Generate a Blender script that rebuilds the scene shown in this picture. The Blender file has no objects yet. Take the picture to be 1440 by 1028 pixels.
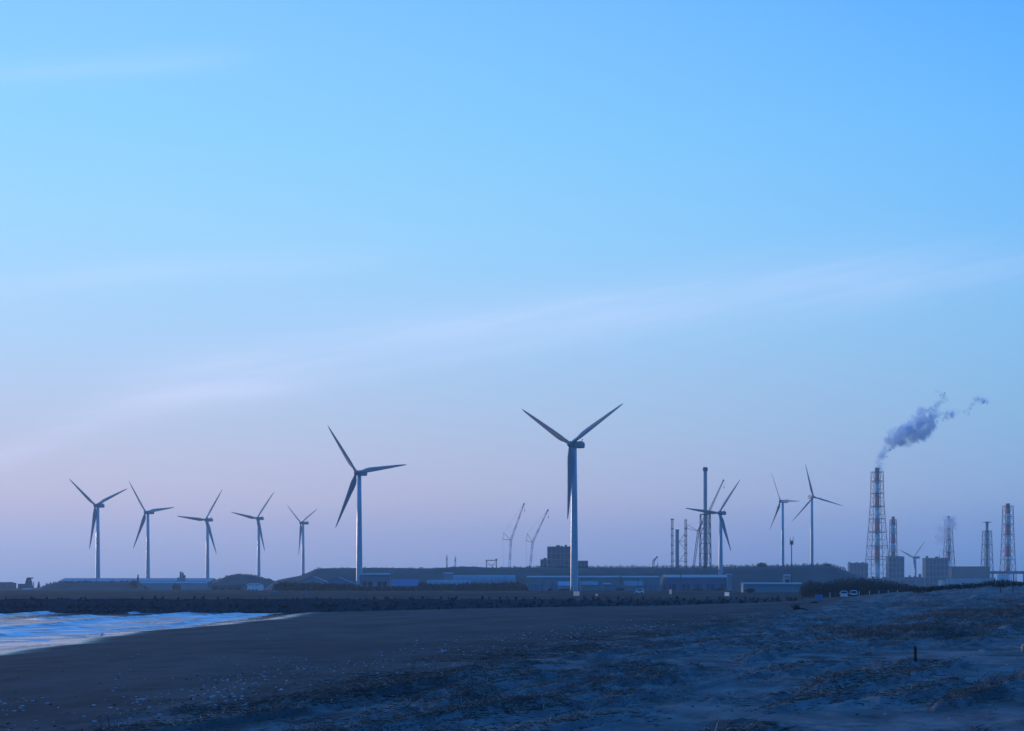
import bpy, math, random
import numpy as np
from mathutils import Vector, Matrix

random.seed(7)
rng = np.random.default_rng(11)
R = math.radians
sc = bpy.context.scene

# ------------------------------------------------------------------ camera, sky, sun, exposure
F = 2200.0            # focal length in photograph pixels (1440 wide)
HOR = 826.0           # photograph row of the horizon
EYE = 5.0             # camera height above the sea
cam_data = bpy.data.cameras.new("camera")
cam = bpy.data.objects.new("camera", cam_data)
sc.collection.objects.link(cam)
cam.location = (0, 0, EYE)
cam.rotation_euler = (R(90), 0, 0)
cam_data.sensor_width = 36.0
cam_data.lens = 36.0 * F / 1440.0
cam_data.shift_y = (HOR - 514.0) / 1440.0
cam_data.clip_start = 0.5
cam_data.clip_end = 40000
sc.camera = cam

sc.view_settings.view_transform = 'Standard'
sc.view_settings.look = 'None'
sc.view_settings.exposure = 0.0
sc.view_settings.gamma = 1.0
sc.view_settings.use_curve_mapping = False
sc.cycles.max_bounces = 6
sc.cycles.diffuse_bounces = 2
sc.cycles.glossy_bounces = 2
sc.cycles.volume_bounces = 3
sc.cycles.volume_step_rate = 1.0
sc.cycles.use_denoising = True

SUN_AZ = -48.0        # degrees from the view direction, left is negative
SUN_EL = 3.0
SUN_POWER = 2.3
HAZE = 0.000135

def lin(c):
    c = c / 255.0
    return c / 12.92 if c <= 0.04045 else ((c + 0.055) / 1.055) ** 2.4
def L(r, g, b): return (lin(r), lin(g), lin(b), 1.0)

world = bpy.data.worlds.new("World")
sc.world = world
world.use_nodes = True
wn, wl = world.node_tree.nodes, world.node_tree.links
wn.clear()
def wmath(op, a, b=None, c=None):
    n = wn.new('ShaderNodeMath'); n.operation = op
    for i, v in enumerate((a, b, c)):
        if v is None: continue
        if isinstance(v, (int, float)): n.inputs[i].default_value = v
        else: wl.new(v, n.inputs[i])
    return n.outputs[0]
def wrange(v, a, b, c, d, kind='SMOOTHSTEP'):
    n = wn.new('ShaderNodeMapRange'); n.interpolation_type = kind
    wl.new(v, n.inputs[0])
    for i, q in enumerate((a, b, c, d)): n.inputs[i + 1].default_value = q
    return n.outputs[0]
tc = wn.new('ShaderNodeTexCoord')
sep = wn.new('ShaderNodeSeparateXYZ'); wl.new(tc.outputs['Generated'], sep.inputs[0])
dx, dy, dz = sep.outputs
hd = wmath('SQRT', wmath('ADD', wmath('MULTIPLY', dx, dx), wmath('MULTIPLY', dy, dy)))
el = wmath('DIVIDE', dz, wmath('MAXIMUM', hd, 0.001))          # tangent of the elevation
az = wmath('ARCTAN2', dx, dy)                                  # azimuth, right positive
pos = wmath('DIVIDE', wmath('MAXIMUM', el, 0.0), 2.0)
# sky colour against elevation, toward the glow (left) and away from it (right)
STOPS = [826, 800, 760, 700, 600, 480, 340, 200, 0]
SKY_LEFT = [(163, 170, 209), (187, 182, 210), (216, 196, 209), (225, 209, 221), (204, 216, 238), (184, 222, 258), (166, 225, 262), (149, 220, 260), (135, 206, 260)]
SKY_RIGHT = [(86, 130, 188), (96, 141, 194), (128, 163, 210), (151, 188, 225), (144, 196, 234), (138, 202, 246), (122, 198, 258), (106, 191, 262), (80, 172, 262)]
def ramp(cols, zen):
    n = wn.new('ShaderNodeValToRGB'); cr = n.color_ramp; cr.interpolation = 'LINEAR'
    G = lambda c: tuple(lin(q) / 1.4 for q in c) + (1.0,)      # the background strength below is 1.4
    pts = [((HOR - y) / F / 2.0, G(c)) for y, c in zip(STOPS, cols)] + [(0.36, G(zen[0])), (1.0, G(zen[1]))]
    cr.elements[0].position = pts[0][0]; cr.elements[0].color = pts[0][1]
    cr.elements[1].position = pts[-1][0]; cr.elements[1].color = pts[-1][1]
    for p, c in pts[1:-1]:
        e = cr.elements.new(p); e.color = c
    wl.new(pos, n.inputs[0])
    return n.outputs[0]
def wmix(f, a, b, mode='MIX'):
    n = wn.new('ShaderNodeMix'); n.data_type = 'RGBA'; n.blend_type = mode
    if isinstance(f, (int, float)): n.inputs[0].default_value = f
    else: wl.new(f, n.inputs[0])
    for i, v in ((6, a), (7, b)):
        if isinstance(v, tuple): n.inputs[i].default_value = v
        else: wl.new(v, n.inputs[i])
    return n.outputs[2]
sky_l = ramp(SKY_LEFT, [(84, 174, 270), (60, 148, 266)])
sky_r = ramp(SKY_RIGHT, [(64, 160, 270), (52, 142, 266)])
side = wrange(az, -0.36, 0.36, 0.0, 1.0, 'LINEAR')
sky_c = wmix(wmath('POWER', side, 1.9), sky_l, sky_r)
# thin cirrus: tilted bands broken by stretched noise
comb = wn.new('ShaderNodeCombineXYZ')
wl.new(wmath('MULTIPLY', az, 5.0), comb.inputs[0])
wl.new(wmath('MULTIPLY', wmath('SUBTRACT', el, wmath('MULTIPLY', az, 0.17)), 62.0), comb.inputs[1])
nz = wn.new('ShaderNodeTexNoise'); wl.new(comb.outputs[0], nz.inputs['Vector'])
nz.inputs['Scale'].default_value = 1.0; nz.inputs['Detail'].default_value = 6.0; nz.inputs['Roughness'].default_value = 0.55
streak = wrange(nz.outputs[0], 0.36, 0.68, 0.0, 1.0)
def band(pts, width, amount, a0, a1):
    # parabola through three (px, row) points, as azimuth and elevation
    A = np.array([[math.atan((x - 720) / F) ** 2, math.atan((x - 720) / F), 1.0] for x, _ in pts])
    B = np.array([(HOR - y) / F * math.cos(math.atan((x - 720) / F)) for x, y in pts])
    c2, c1, c0 = np.linalg.solve(A, B)
    mid = wmath('ADD', wmath('MULTIPLY', wmath('ADD', wmath('MULTIPLY', az, float(c2)), float(c1)), az), float(c0))
    d = wmath('DIVIDE', wmath('SUBTRACT', el, mid), width / F)
    g = wmath('EXPONENT', wmath('MULTIPLY', wmath('MULTIPLY', d, d), -1.0))
    e0 = wrange(az, a0[0], a0[1], 0.0, 1.0); e1 = wrange(az, a1[0], a1[1], 1.0, 0.0)
    return wmath('MULTIPLY', wmath('MULTIPLY', wmath('MULTIPLY', g, amount), e0), e1)
def pa(x): return math.atan((x - 720) / F)
b1 = band([(120, 560), (720, 455), (1440, 372)], 40, 0.27, (pa(60), pa(330)), (pa(1050), pa(1800)))
b2 = band([(0, 642), (210, 570), (430, 545)], 22, 0.21, (pa(-500), pa(-200)), (pa(330), pa(470)))
b3 = band([(0, 405), (300, 375), (600, 362)], 18, 0.14, (pa(-500), pa(-200)), (pa(400), pa(640)))
b4 = band([(0, 103), (150, 92), (300, 82)], 20, 0.12, (pa(-500), pa(-200)), (pa(200), pa(420)))
bands = wmath('ADD', wmath('ADD', b1, b2), wmath('ADD', b3, b4))
cloud = wmath('MULTIPLY', bands, wmath('ADD', wmath('MULTIPLY', streak, 0.58), 0.40))
sky_c = wmix(cloud, sky_c, L(222, 222, 252))
# the half of the sky away from the glow is darker
away = wrange(dy, -0.7, 0.55, 0.0, 1.0)
sky_c = wmix(1.0, sky_c, wmix(away, (0.17, 0.52, 0.78, 1.0), (1.0, 1.0, 1.0, 1.0)), 'MULTIPLY')
nishita = wn.new('ShaderNodeTexSky'); nishita.sky_type = 'NISHITA'; nishita.sun_disc = False
nishita.sun_elevation = R(SUN_EL); nishita.sun_rotation = R(SUN_AZ); nishita.dust_density = 1.0
bg_phys = wn.new('ShaderNodeBackground'); wl.new(nishita.outputs[0], bg_phys.inputs[0]); bg_phys.inputs[1].default_value = 0.05
bg_dusk = wn.new('ShaderNodeBackground'); wl.new(sky_c, bg_dusk.inputs[0]); bg_dusk.inputs[1].default_value = 1.4
mixs = wn.new('ShaderNodeMixShader'); mixs.inputs[0].default_value = 0.98
wl.new(bg_phys.outputs[0], mixs.inputs[1]); wl.new(bg_dusk.outputs[0], mixs.inputs[2])
wout = wn.new('ShaderNodeOutputWorld'); wl.new(mixs.outputs[0], wout.inputs['Surface'])

sun_data = bpy.data.lights.new("sun", 'SUN')
sun_data.energy = SUN_POWER; sun_data.angle = R(0.5); sun_data.color = (1.0, 0.76, 0.68)
sun = bpy.data.objects.new("sun", sun_data); sc.collection.objects.link(sun)
sdir = Vector((math.sin(R(SUN_AZ)) * math.cos(R(SUN_EL)), math.cos(R(SUN_AZ)) * math.cos(R(SUN_EL)), math.sin(R(SUN_EL))))
sun.rotation_euler = (-sdir).to_track_quat('-Z', 'Y').to_euler()

# ------------------------------------------------------------------ helpers
C = sc.collection
MATS = {}
def mat(name, col, rough=0.7, var=0.15, scale=1.0, metal=0.0, bump=0.0, spec=0.4, stretch=(1, 1, 1), col2=None):
    if name in MATS: return MATS[name]
    m = bpy.data.materials.new(name); m.use_nodes = True
    nt = m.node_tree; p = nt.nodes['Principled BSDF']
    p.inputs['Roughness'].default_value = rough; p.inputs['Metallic'].default_value = metal
    p.inputs['Specular IOR Level'].default_value = spec
    t = nt.nodes.new('ShaderNodeTexCoord'); mp = nt.nodes.new('ShaderNodeMapping')
    mp.inputs['Scale'].default_value = stretch
    nt.links.new(t.outputs['Object'], mp.inputs[0])
    n = nt.nodes.new('ShaderNodeTexNoise'); n.inputs['Scale'].default_value = scale; n.inputs['Detail'].default_value = 5
    nt.links.new(mp.outputs[0], n.inputs['Vector'])
    r = nt.nodes.new('ShaderNodeMapRange'); nt.links.new(n.outputs[0], r.inputs[0])
    r.inputs[1].default_value = 0.3; r.inputs[2].default_value = 0.7
    mx = nt.nodes.new('ShaderNodeMix'); mx.data_type = 'RGBA'
    nt.links.new(r.outputs[0], mx.inputs[0])
    a = tuple(max(0, c * (1 - var)) for c in col) + (1,)
    b = tuple(min(1, c * (1 + var)) for c in (col2 or col)) + (1,)
    mx.inputs[6].default_value = a; mx.inputs[7].default_value = b
    nt.links.new(mx.outputs[2], p.inputs['Base Color'])
    if bump:
        bp = nt.nodes.new('ShaderNodeBump'); bp.inputs['Strength'].default_value = bump; bp.inputs['Distance'].default_value = 0.1
        nt.links.new(n.outputs[0], bp.inputs['Height']); nt.links.new(bp.outputs[0], p.inputs['Normal'])
    MATS[name] = m
    return m

class MB:
    """collects vertices and faces with a material index per face"""
    def __init__(s): s.v = []; s.f = []; s.m = []; s.smooth = False
    def add(s, vs, fs, mi=0):
        b = len(s.v); s.v += [tuple(q) for q in vs]
        s.f += [tuple(i + b for i in f) for f in fs]; s.m += [mi] * len(fs)
    def box(s, x0, x1, y0, y1, z0, z1, mi=0):
        s.add([(x0,y0,z0),(x1,y0,z0),(x1,y1,z0),(x0,y1,z0),(x0,y0,z1),(x1,y0,z1),(x1,y1,z1),(x0,y1,z1)],
              [(0,3,2,1),(4,5,6,7),(0,1,5,4),(1,2,6,5),(2,3,7,6),(3,0,4,7)], mi)
    def bar(s, a, b, r0, r1=None, n=4, mi=0):
        s.tube([a, b], [r0, r0 if r1 is None else r1], n, mi)
    def tube(s, pts, rad, n=8, mi=0):
        pts = [Vector(p) for p in pts]; rings = []
        for i, p in enumerate(pts):
            d = (pts[min(i + 1, len(pts) - 1)] - pts[max(i - 1, 0)])
            if d.length < 1e-9: d = Vector((0, 0, 1))
            d.normalize()
            up = Vector((0, 0, 1)) if abs(d.z) < 0.9 else Vector((0, 1, 0))
            u = d.cross(up).normalized(); w = d.cross(u).normalized()
            rings.append([p + (u * math.cos(2 * math.pi * k / n + math.pi / n) + w * math.sin(2 * math.pi * k / n + math.pi / n)) * rad[i] for k in range(n)])
        vs = [q for r in rings for q in r]; fs = []
        for i in range(len(rings) - 1):
            for k in range(n):
                k2 = (k + 1) % n
                fs.append((i * n + k, i * n + k2, (i + 1) * n + k2, (i + 1) * n + k))
        fs.append(tuple(range(n))[::-1]); fs.append(tuple((len(rings) - 1) * n + k for k in range(n)))
        s.add(vs, fs, mi)
    def prism(s, poly, y0, y1, mi=0):
        """polygon in x,z extruded along y"""
        n = len(poly)
        vs = [(x, y0, z) for x, z in poly] + [(x, y1, z) for x, z in poly]
        fs = [tuple(range(n)), tuple(range(2 * n - 1, n - 1, -1))] + [(i, i + n, (i + 1) % n + n, (i + 1) % n) for i in range(n)]
        s.add(vs, fs, mi)
    def prism_x(s, poly, x0, x1, mi=0):
        """polygon in y,z extruded along x"""
        n = len(poly)
        vs = [(x0, y, z) for y, z in poly] + [(x1, y, z) for y, z in poly]
        fs = [tuple(range(n)), tuple(range(2 * n - 1, n - 1, -1))] + [(i, i + n, (i + 1) % n + n, (i + 1) % n) for i in range(n)]
        s.add(vs, fs, mi)
    def leaves(s, c, rad, n, size, mi=0, hollow=0.35, nmat=1):
        """leaf-sized faces spread through an uneven ellipsoid"""
        ph = [random.uniform(0, 6.28) for _ in range(4)]
        for _ in range(n):
            d = Vector((random.gauss(0, 1), random.gauss(0, 1), random.gauss(0, 1))).normalized()
            lob = 1 + 0.22 * math.sin(3 * math.atan2(d.y, d.x) + ph[0]) * math.cos(2.5 * d.z + ph[1]) + 0.15 * math.sin(5 * d.x + ph[2]) * math.cos(4 * d.z + ph[3])
            t = (hollow + (1 - hollow) * random.random() ** 0.6) * lob
            p = Vector((c[0] + d.x * rad[0] * t, c[1] + d.y * rad[1] * t, c[2] + d.z * rad[2] * t))
            u = Vector((random.gauss(0, 1), random.gauss(0, 1), random.gauss(0, 1))).normalized()
            w = u.cross(d + Vector((0.01, 0.02, 0.03))).normalized()
            q = size * random.uniform(0.5, 1.3)
            s.add([p - u * q, p + w * q * 0.55, p + u * q, p - w * q * 0.55], [(0, 1, 2, 3)], mi + (random.randrange(nmat) if nmat > 1 else 0))
    def build(s, name, mats, parent=None, smooth=None):
        me = bpy.data.meshes.new(name); me.from_pydata(s.v, [], s.f)
        for m in (mats if isinstance(mats, (list, tuple)) else [mats]): me.materials.append(m)
        if any(s.m): me.polygons.foreach_set('material_index', s.m)
        if smooth or (smooth is None and s.smooth): me.polygons.foreach_set('use_smooth', [True] * len(me.polygons))
        me.update()
        o = bpy.data.objects.new(name, me); C.objects.link(o)
        if parent is not None: o.parent = parent
        return o

def tag(o, label, cat, group=None, kind=None):
    o['label'] = label; o['category'] = cat
    if group: o['group'] = group
    if kind: o['kind'] = kind
    return o
def empty(name, loc, label, cat, group=None, rz=0.0):
    o = bpy.data.objects.new(name, None); C.objects.link(o)
    o.location = loc; o.rotation_euler = (0, 0, rz); o.empty_display_size = 0.5
    return tag(o, label, cat, group)
def copy_tree(o, parent=None):
    c = o.copy(); C.objects.link(c)
    if parent is not None: c.parent = parent
    for ch in list(o.children): copy_tree(ch, c)
    return c

def wx(px, Y): return (px - 720.0) / F * Y
def wz(py, Y): return EYE + (HOR - py) / F * Y
def pt(px, py, Y): return Vector((wx(px, Y), Y, wz(py, Y)))

def hash2(ix, iy, seed):
    h = (ix.astype(np.int64) * 374761393 + iy.astype(np.int64) * 668265263 + seed * 1442695041) & 0xffffffff
    h = ((h ^ (h >> 13)) * 1274126177) & 0xffffffff
    return ((h ^ (h >> 16)) & 0xffff) / 65535.0
def vnoise(x, y, seed=0):
    x = np.asarray(x, float); y = np.asarray(y, float)
    ix, iy = np.floor(x), np.floor(y); fx, fy = x - ix, y - iy
    fx = fx * fx * fx * (fx * (fx * 6 - 15) + 10); fy = fy * fy * fy * (fy * (fy * 6 - 15) + 10)
    a = hash2(ix, iy, seed); b = hash2(ix + 1, iy, seed); c = hash2(ix, iy + 1, seed); d = hash2(ix + 1, iy + 1, seed)
    return (a * (1 - fx) + b * fx) * (1 - fy) + (c * (1 - fx) + d * fx) * fy
def fbm(x, y, seed=0, oct=4, gain=0.5):
    s = 0; a = 1; t = 0
    for i in range(oct):
        s = s + a * vnoise(x * 2 ** i + 17.3 * i, y * 2 ** i - 9.1 * i, seed + i); t += a; a *= gain
    return s / t
def sstep(a, b, x):
    t = np.clip((np.asarray(x, float) - a) / (b - a), 0, 1); return t * t * (3 - 2 * t)

# ------------------------------------------------------------------ terrain height
SHORE = -43.0
def wrack(Y): return -9.0 + (Y - 50.0) * 0.30          # the drift line runs up the beach
def hum_mask(X, Y):
    """where blown sand has gathered in hummocks round dead grass"""
    a = 0.72 * fbm((X * .89 - Y * .45) / 1.7, (X * .45 + Y * .89) / 7.5, 31, 4) + 0.28 * fbm(X / 12, Y / 20, 36, 2)
    side = sstep(-6, 10, X - wrack(Y))
    return sstep(0.59, 0.69, a) * side
def ridge_line(X, Y):
    """thin wind-laid lines of sand and straw running up the beach"""
    a = fbm((X * .89 - Y * .45) / 1.3, (X * .45 + Y * .89) / 10.0, 131, 4)
    return sstep(.54, .66, a) * sstep(-3, 5, X - wrack(Y))
def ground(X, Y, fine=True):
    X = np.asarray(X, float); Y = np.asarray(Y, float)
    t = X - SHORE + 3.4 * (fbm(X * 0.0 + 3.1, Y / 17.0, 5, 3) - 0.5) * 2
    base = np.where(t > 0, 3.6 * (1 - np.exp(-np.maximum(t, 0) / 80.0)), t * 0.028)
    base = np.where(t > 0, np.minimum(base, t * 0.018 + base * 0.55), np.maximum(base, -6))
    base = base * (1 - 0.30 * sstep(150, 300, Y))
    ridge = np.interp(X, [30, 42, 50, 57, 65, 72, 85, 130, 400], [0, 0.25, 0.6, 0.95, 1.8, 2.5, 3.1, 3.8, 4.0]) * np.exp(-((Y - 262) / 75.0) ** 2)
    land = sstep(318, 345, Y)
    far = 2.0 + 0.5 * (fbm(X / 60, Y / 60, 3, 3) - 0.5) + 0.004 * np.clip(Y - 400, 0, 300)
    g = (base + ridge) * (1 - land) + np.maximum(far, np.where(t > 0, base + ridge, far) * 0 + far + ridge) * land
    g = g - 0.0 * X
    if fine:
        near = 1 - sstep(240, 330, Y)
        dry = sstep(-6, 8, X - wrack(Y))
        wet = sstep(0.5, 8, t)
        hm = hum_mask(X, Y)
        g = g + near * (0.20 * hm + 0.17 * ridge_line(X, Y) + dry * 0.07 * (fbm(X / 0.8, Y / 1.3, 79, 3) - 0.5) + dry * 0.16 * (fbm(X / 2.6, Y / 5.0, 77, 4) - 0.5) + dry * 0.34 * (fbm(X / 11, Y / 16, 78, 3) - 0.5)
                        + wet * 0.09 * (fbm(X / 3.0, Y / 9.0, 55, 4) - 0.5))
    return g
def gz(X, Y): return float(ground(np.array([X]), np.array([Y]))[0])
def hit(px, py, y0=22, y1=420):
    """where the sight line of a photograph pixel meets the sand"""
    Y = np.geomspace(y0, y1, 4000); X = (px - 720) / F * Y; z = EYE + (HOR - py) / F * Y
    g = ground(X, Y); k = np.argmax(z < g)
    return Vector((float(X[k]), float(Y[k]), float(g[k])))

# ------------------------------------------------------------------ sand, as one sheet to the horizon
def grid_mesh(name, P, wrap=False):
    nr, nc = P.shape[:2]
    me = bpy.data.meshes.new(name)
    i = np.arange(nr * nc).reshape(nr, nc)
    if wrap:
        j = np.roll(i, -1, axis=1); a, b, c, d = i[:-1], j[:-1], j[1:], i[1:]
    else:
        a, b, c, d = i[:-1, :-1], i[:-1, 1:], i[1:, 1:], i[1:, :-1]
    q = np.stack([a, b, c, d], -1).reshape(-1, 4)[:, ::-1]
    me.vertices.add(nr * nc); me.vertices.foreach_set('co', P.reshape(-1).astype(np.float32))
    me.loops.add(q.size); me.loops.foreach_set('vertex_index', q.reshape(-1).astype(np.int32))
    me.polygons.add(len(q)); me.polygons.foreach_set('loop_start', np.arange(0, q.size, 4, dtype=np.int32))
    me.polygons.foreach_set('use_smooth', np.ones(len(q), bool))
    me.update(calc_edges=True); me.validate()
    return me
rr = np.concatenate([np.geomspace(1.0, 24, 14)[:-1], np.geomspace(24, 360, 520)[:-1], np.geomspace(360, 9000, 60)])
aa = np.concatenate([np.radians(np.linspace(-24, 24, 640)), np.radians(np.linspace(26, 334, 90))])
RR, AA = np.meshgrid(rr, aa, indexing='ij')
GX, GY = RR * np.sin(AA), RR * np.cos(AA)
GZ = ground(GX, GY)
gme = grid_mesh('sand', np.stack([GX, GY, GZ], -1), wrap=True)
if gme.polygons[2000].normal.z < 0: gme.flip_normals()

def nodes(m):
    nt = m.node_tree
    def N(t, **k):
        n = nt.nodes.new(t)
        for a, b in k.items(): setattr(n, a, b)
        return n
    return nt, N, nt.links.new
def sand_material():
    m = bpy.data.materials.new('beach_sand'); m.use_nodes = True
    nt, N, K = nodes(m); p = nt.nodes['Principled BSDF']
    geo = N('ShaderNodeNewGeometry'); sp = N('ShaderNodeSeparateXYZ'); K(geo.outputs['Position'], sp.inputs[0])
    def noise(scale, st, det=6, rough=0.55):
        mp = N('ShaderNodeMapping'); mp.inputs['Scale'].default_value = st; K(geo.outputs['Position'], mp.inputs[0])
        n = N('ShaderNodeTexNoise'); n.inputs['Scale'].default_value = scale; n.inputs['Detail'].default_value = det; n.inputs['Roughness'].default_value = rough
        K(mp.outputs[0], n.inputs['Vector']); return n.outputs[0]
    def mr(v, a, b, c=0.0, d=1.0):
        r = N('ShaderNodeMapRange', interpolation_type='SMOOTHSTEP'); K(v, r.inputs[0])
        for i, q in enumerate((a, b, c, d)): r.inputs[i + 1].default_value = q
        return r.outputs[0]
    def ma(op, a, b):
        n = N('ShaderNodeMath', operation=op)
        for i, v in enumerate((a, b)):
            if isinstance(v, (int, float)): n.inputs[i].default_value = v
            else: K(v, n.inputs[i])
        return n.outputs[0]
    def mix(f, a, b):
        n = N('ShaderNodeMix', data_type='RGBA')
        if isinstance(f, float): n.inputs[0].default_value = f
        else: K(f, n.inputs[0])
        for i, v in ((6, a), (7, b)):
            if isinstance(v, tuple): n.inputs[i].default_value = v
            else: K(v, n.inputs[i])
        return n.outputs[2]
    big = noise(0.10, (1, 0.45, 1)); med = noise(0.6, (1, 0.5, 1)); fine = noise(7.0, (1, 1, 1)); grit = noise(26.0, (1, 1, 1), 3)
    # side of the drift line: damp brown sand seaward, dry blown sand landward
    dist = ma('SUBTRACT', sp.outputs[0], ma('ADD', ma('MULTIPLY', sp.outputs[1], 0.30), -24.0))
    dist = ma('ADD', dist, ma('MULTIPLY', ma('SUBTRACT', med, 0.5), 14.0))
    dry = mr(dist, -5.0, 7.0)
    damp = mix(mr(big, 0.35, 0.65), (0.064, 0.060, 0.058, 1), (0.098, 0.088, 0.080, 1))
    dryc = mix(mr(med, 0.35, 0.68), (0.122, 0.119, 0.116, 1), (0.215, 0.205, 0.194, 1))
    col = mix(dry, damp, dryc)
    # dark band of weed and gravel along the drift line
    belt = ma('MULTIPLY', mr(dist, -16.0, -4.0), mr(dist, 2.0, 9.0, 1.0, 0.0))
    belt = ma('MULTIPLY', belt, mr(noise(0.35, (1, 0.35, 1)), 0.38, 0.62))
    col = mix(ma('MULTIPLY', belt, 0.65), col, (0.035, 0.033, 0.032, 1))
    # litter-darkened patches among the grass
    pat = ma('MULTIPLY', mr(noise(0.8, (1, 0.5, 1), 8, 0.72), 0.53, 0.62), dry)
    col = mix(ma('MULTIPLY', pat, 0.55), col, (0.062, 0.055, 0.048, 1))
    col = mix(ma('MULTIPLY', mr(fine, 0.5, 0.75), 0.35), col, (0.05, 0.047, 0.045, 1))
    # faint tide marks: long streaks of damp and of paler blown sand
    st_ = noise(0.9, (0.35, 0.30, 1), 5, 0.6)
    col = mix(ma('MULTIPLY', mr(st_, 0.54, 0.66), 0.55), col, (0.036, 0.036, 0.038, 1))
    col = mix(ma('MULTIPLY', mr(st_, 0.46, 0.36), 0.35), col, (0.115, 0.104, 0.098, 1))
    # inland grassland
    inland = mr(sp.outputs[1], 330.0, 380.0)
    col = mix(inland, col, mix(mr(noise(0.05, (1, 0.3, 1)), 0.4, 0.6), (0.024, 0.027, 0.026, 1), (0.050, 0.047, 0.044, 1)))
    # wet swash zone next to the water
    zz = ma('ADD', sp.outputs[2], ma('MULTIPLY', ma('SUBTRACT', med, 0.5), 0.12))
    wet = mr(zz, 0.10, 0.30, 1.0, 0.0)
    wet = ma('MULTIPLY', wet, mr(sp.outputs[1], 318.0, 325.0, 1.0, 0.0))
    col = mix(ma('MULTIPLY', wet, 0.6), col, (0.030, 0.030, 0.031, 1))
    K(col, p.inputs['Base Color'])
    rg = N('ShaderNodeMapRange'); K(wet, rg.inputs[0]); rg.inputs[3].default_value = 0.95; rg.inputs[4].default_value = 0.09
    K(rg.outputs[0], p.inputs['Roughness'])
    sl = N('ShaderNodeMapRange'); K(wet, sl.inputs[0]); sl.inputs[3].default_value = 0.04; sl.inputs[4].default_value = 0.5
    K(sl.outputs[0], p.inputs['Specular IOR Level'])
    h = ma('ADD', ma('MULTIPLY', fine, 0.6), ma('MULTIPLY', grit, 0.25))
    h = ma('MULTIPLY', h, ma('SUBTRACT', 1.0, wet))
    bp = N('ShaderNodeBump'); bp.inputs['Strength'].default_value = 0.7; bp.inputs['Distance'].default_value = 0.12
    K(h, bp.inputs['Height']); K(bp.outputs[0], p.inputs['Normal'])
    return m
gme.materials.append(sand_material())
sand = bpy.data.objects.new('sand', gme); C.objects.link(sand)
tag(sand, 'dark dusk beach of bare and drift-strewn sand running inland', 'beach', kind='structure')

# ------------------------------------------------------------------ sea
sx = np.concatenate([-np.geomspace(9000, 130, 26), np.linspace(-125, -18, 300)])
sy = np.concatenate([np.linspace(-9000, 60, 16), np.linspace(70, 322, 420)])
SX, SY = np.meshgrid(sx, sy, indexing='ij')
warp = 5.0 * (fbm(SY / 34, SX / 60, 91, 3) - 0.5)
SZ = 0.10 * (fbm(SX / 2.2, SY / 9.0, 12, 4) - 0.5)
foam = np.zeros_like(SX)
for xc, hgt, wid, ph in ((-46, 0.22, 1.0, 1), (-53, 0.34, 1.3, 2), (-62, 0.42, 1.5, 3), (-74, 0.55, 1.9, 4), (-90, 0.7, 2.4, 5), (-108, 0.8, 2.6, 6)):
    d = SX - (xc + warp + 4.0 * (fbm(SY / 50, SX * 0 + ph, 200 + ph, 2) - 0.5))
    amp = sstep(0.36, 0.62, fbm(SY / 26, SX * 0 + ph * 3.7, 300 + ph, 2))
    SZ += hgt * amp * np.exp(-np.where(d > 0, d / (0.45 * wid), d / wid) ** 2)
    foam += amp * sstep(-0.6, 0.4, d) * np.exp(-np.maximum(d, 0) / 4.5) * (0.35 + 0.9 * fbm(SX / 5.0, SY / 2.6, 400 + ph, 4))
lace = fbm(SX / 7.0, SY / 3.4, 61, 5)
foam += sstep(0.44, 0.60, lace) * sstep(-75, -44, SX) * 0.75
inshore = sstep(-48, -40, SX)
SZ *= 0.55 * (1 - 0.9 * inshore); foam *= (1 - 0.55 * inshore)
foam *= sstep(-9000, 60, SY) * (SY > 60)
sme = grid_mesh('sea', np.stack([SX, SY, SZ], -1))
if sme.polygons[2000].normal.z < 0: sme.flip_normals()
at = sme.attributes.new('foam', 'FLOAT', 'POINT'); at.data.foreach_set('value', np.clip(foam, 0, 1).reshape(-1).astype(np.float32))
m = bpy.data.materials.new('sea_water'); m.use_nodes = True
nt, N, K = nodes(m); p = nt.nodes['Principled BSDF']
fa = N('ShaderNodeAttribute', attribute_name='foam')
geo = N('ShaderNodeNewGeometry')
mp = N('ShaderNodeMapping'); mp.inputs['Scale'].default_value = (0.35, 0.5, 1); K(geo.outputs['Position'], mp.inputs[0])
n1 = N('ShaderNodeTexNoise'); n1.inputs['Scale'].default_value = 1.6; n1.inputs['Detail'].default_value = 6; K(mp.outputs[0], n1.inputs['Vector'])
mm = N('ShaderNodeMath', operation='MULTIPLY_ADD'); K(fa.outputs['Fac'], mm.inputs[0]); mm.inputs[1].default_value = 1.25
off = N('ShaderNodeMath', operation='SUBTRACT'); K(n1.outputs[0], off.inputs[0]); off.inputs[1].default_value = 0.62; K(off.outputs[0], mm.inputs[2])
fr = N('ShaderNodeMapRange', interpolation_type='SMOOTHSTEP'); K(mm.outputs[0], fr.inputs[0]); fr.inputs[1].default_value = 0.12; fr.inputs[2].default_value = 0.52
mx = N('ShaderNodeMix', data_type='RGBA'); K(fr.outputs[0], mx.inputs[0]); mx.inputs[6].default_value = (0.05, 0.09, 0.12, 1); mx.inputs[7].default_value = (0.66, 0.70, 0.72, 1)
mp2 = N('ShaderNodeMapping'); mp2.inputs['Scale'].default_value = (0.10, 0.22, 1); K(geo.outputs['Position'], mp2.inputs[0])
n2 = N('ShaderNodeTexNoise'); n2.inputs['Scale'].default_value = 1.6; n2.inputs['Detail'].default_value = 7; K(mp2.outputs[0], n2.inputs['Vector'])
m2 = N('ShaderNodeMapRange', interpolation_type='SMOOTHSTEP'); K(n2.outputs[0], m2.inputs[0]); m2.inputs[1].default_value = 0.36; m2.inputs[2].default_value = 0.62
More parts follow.
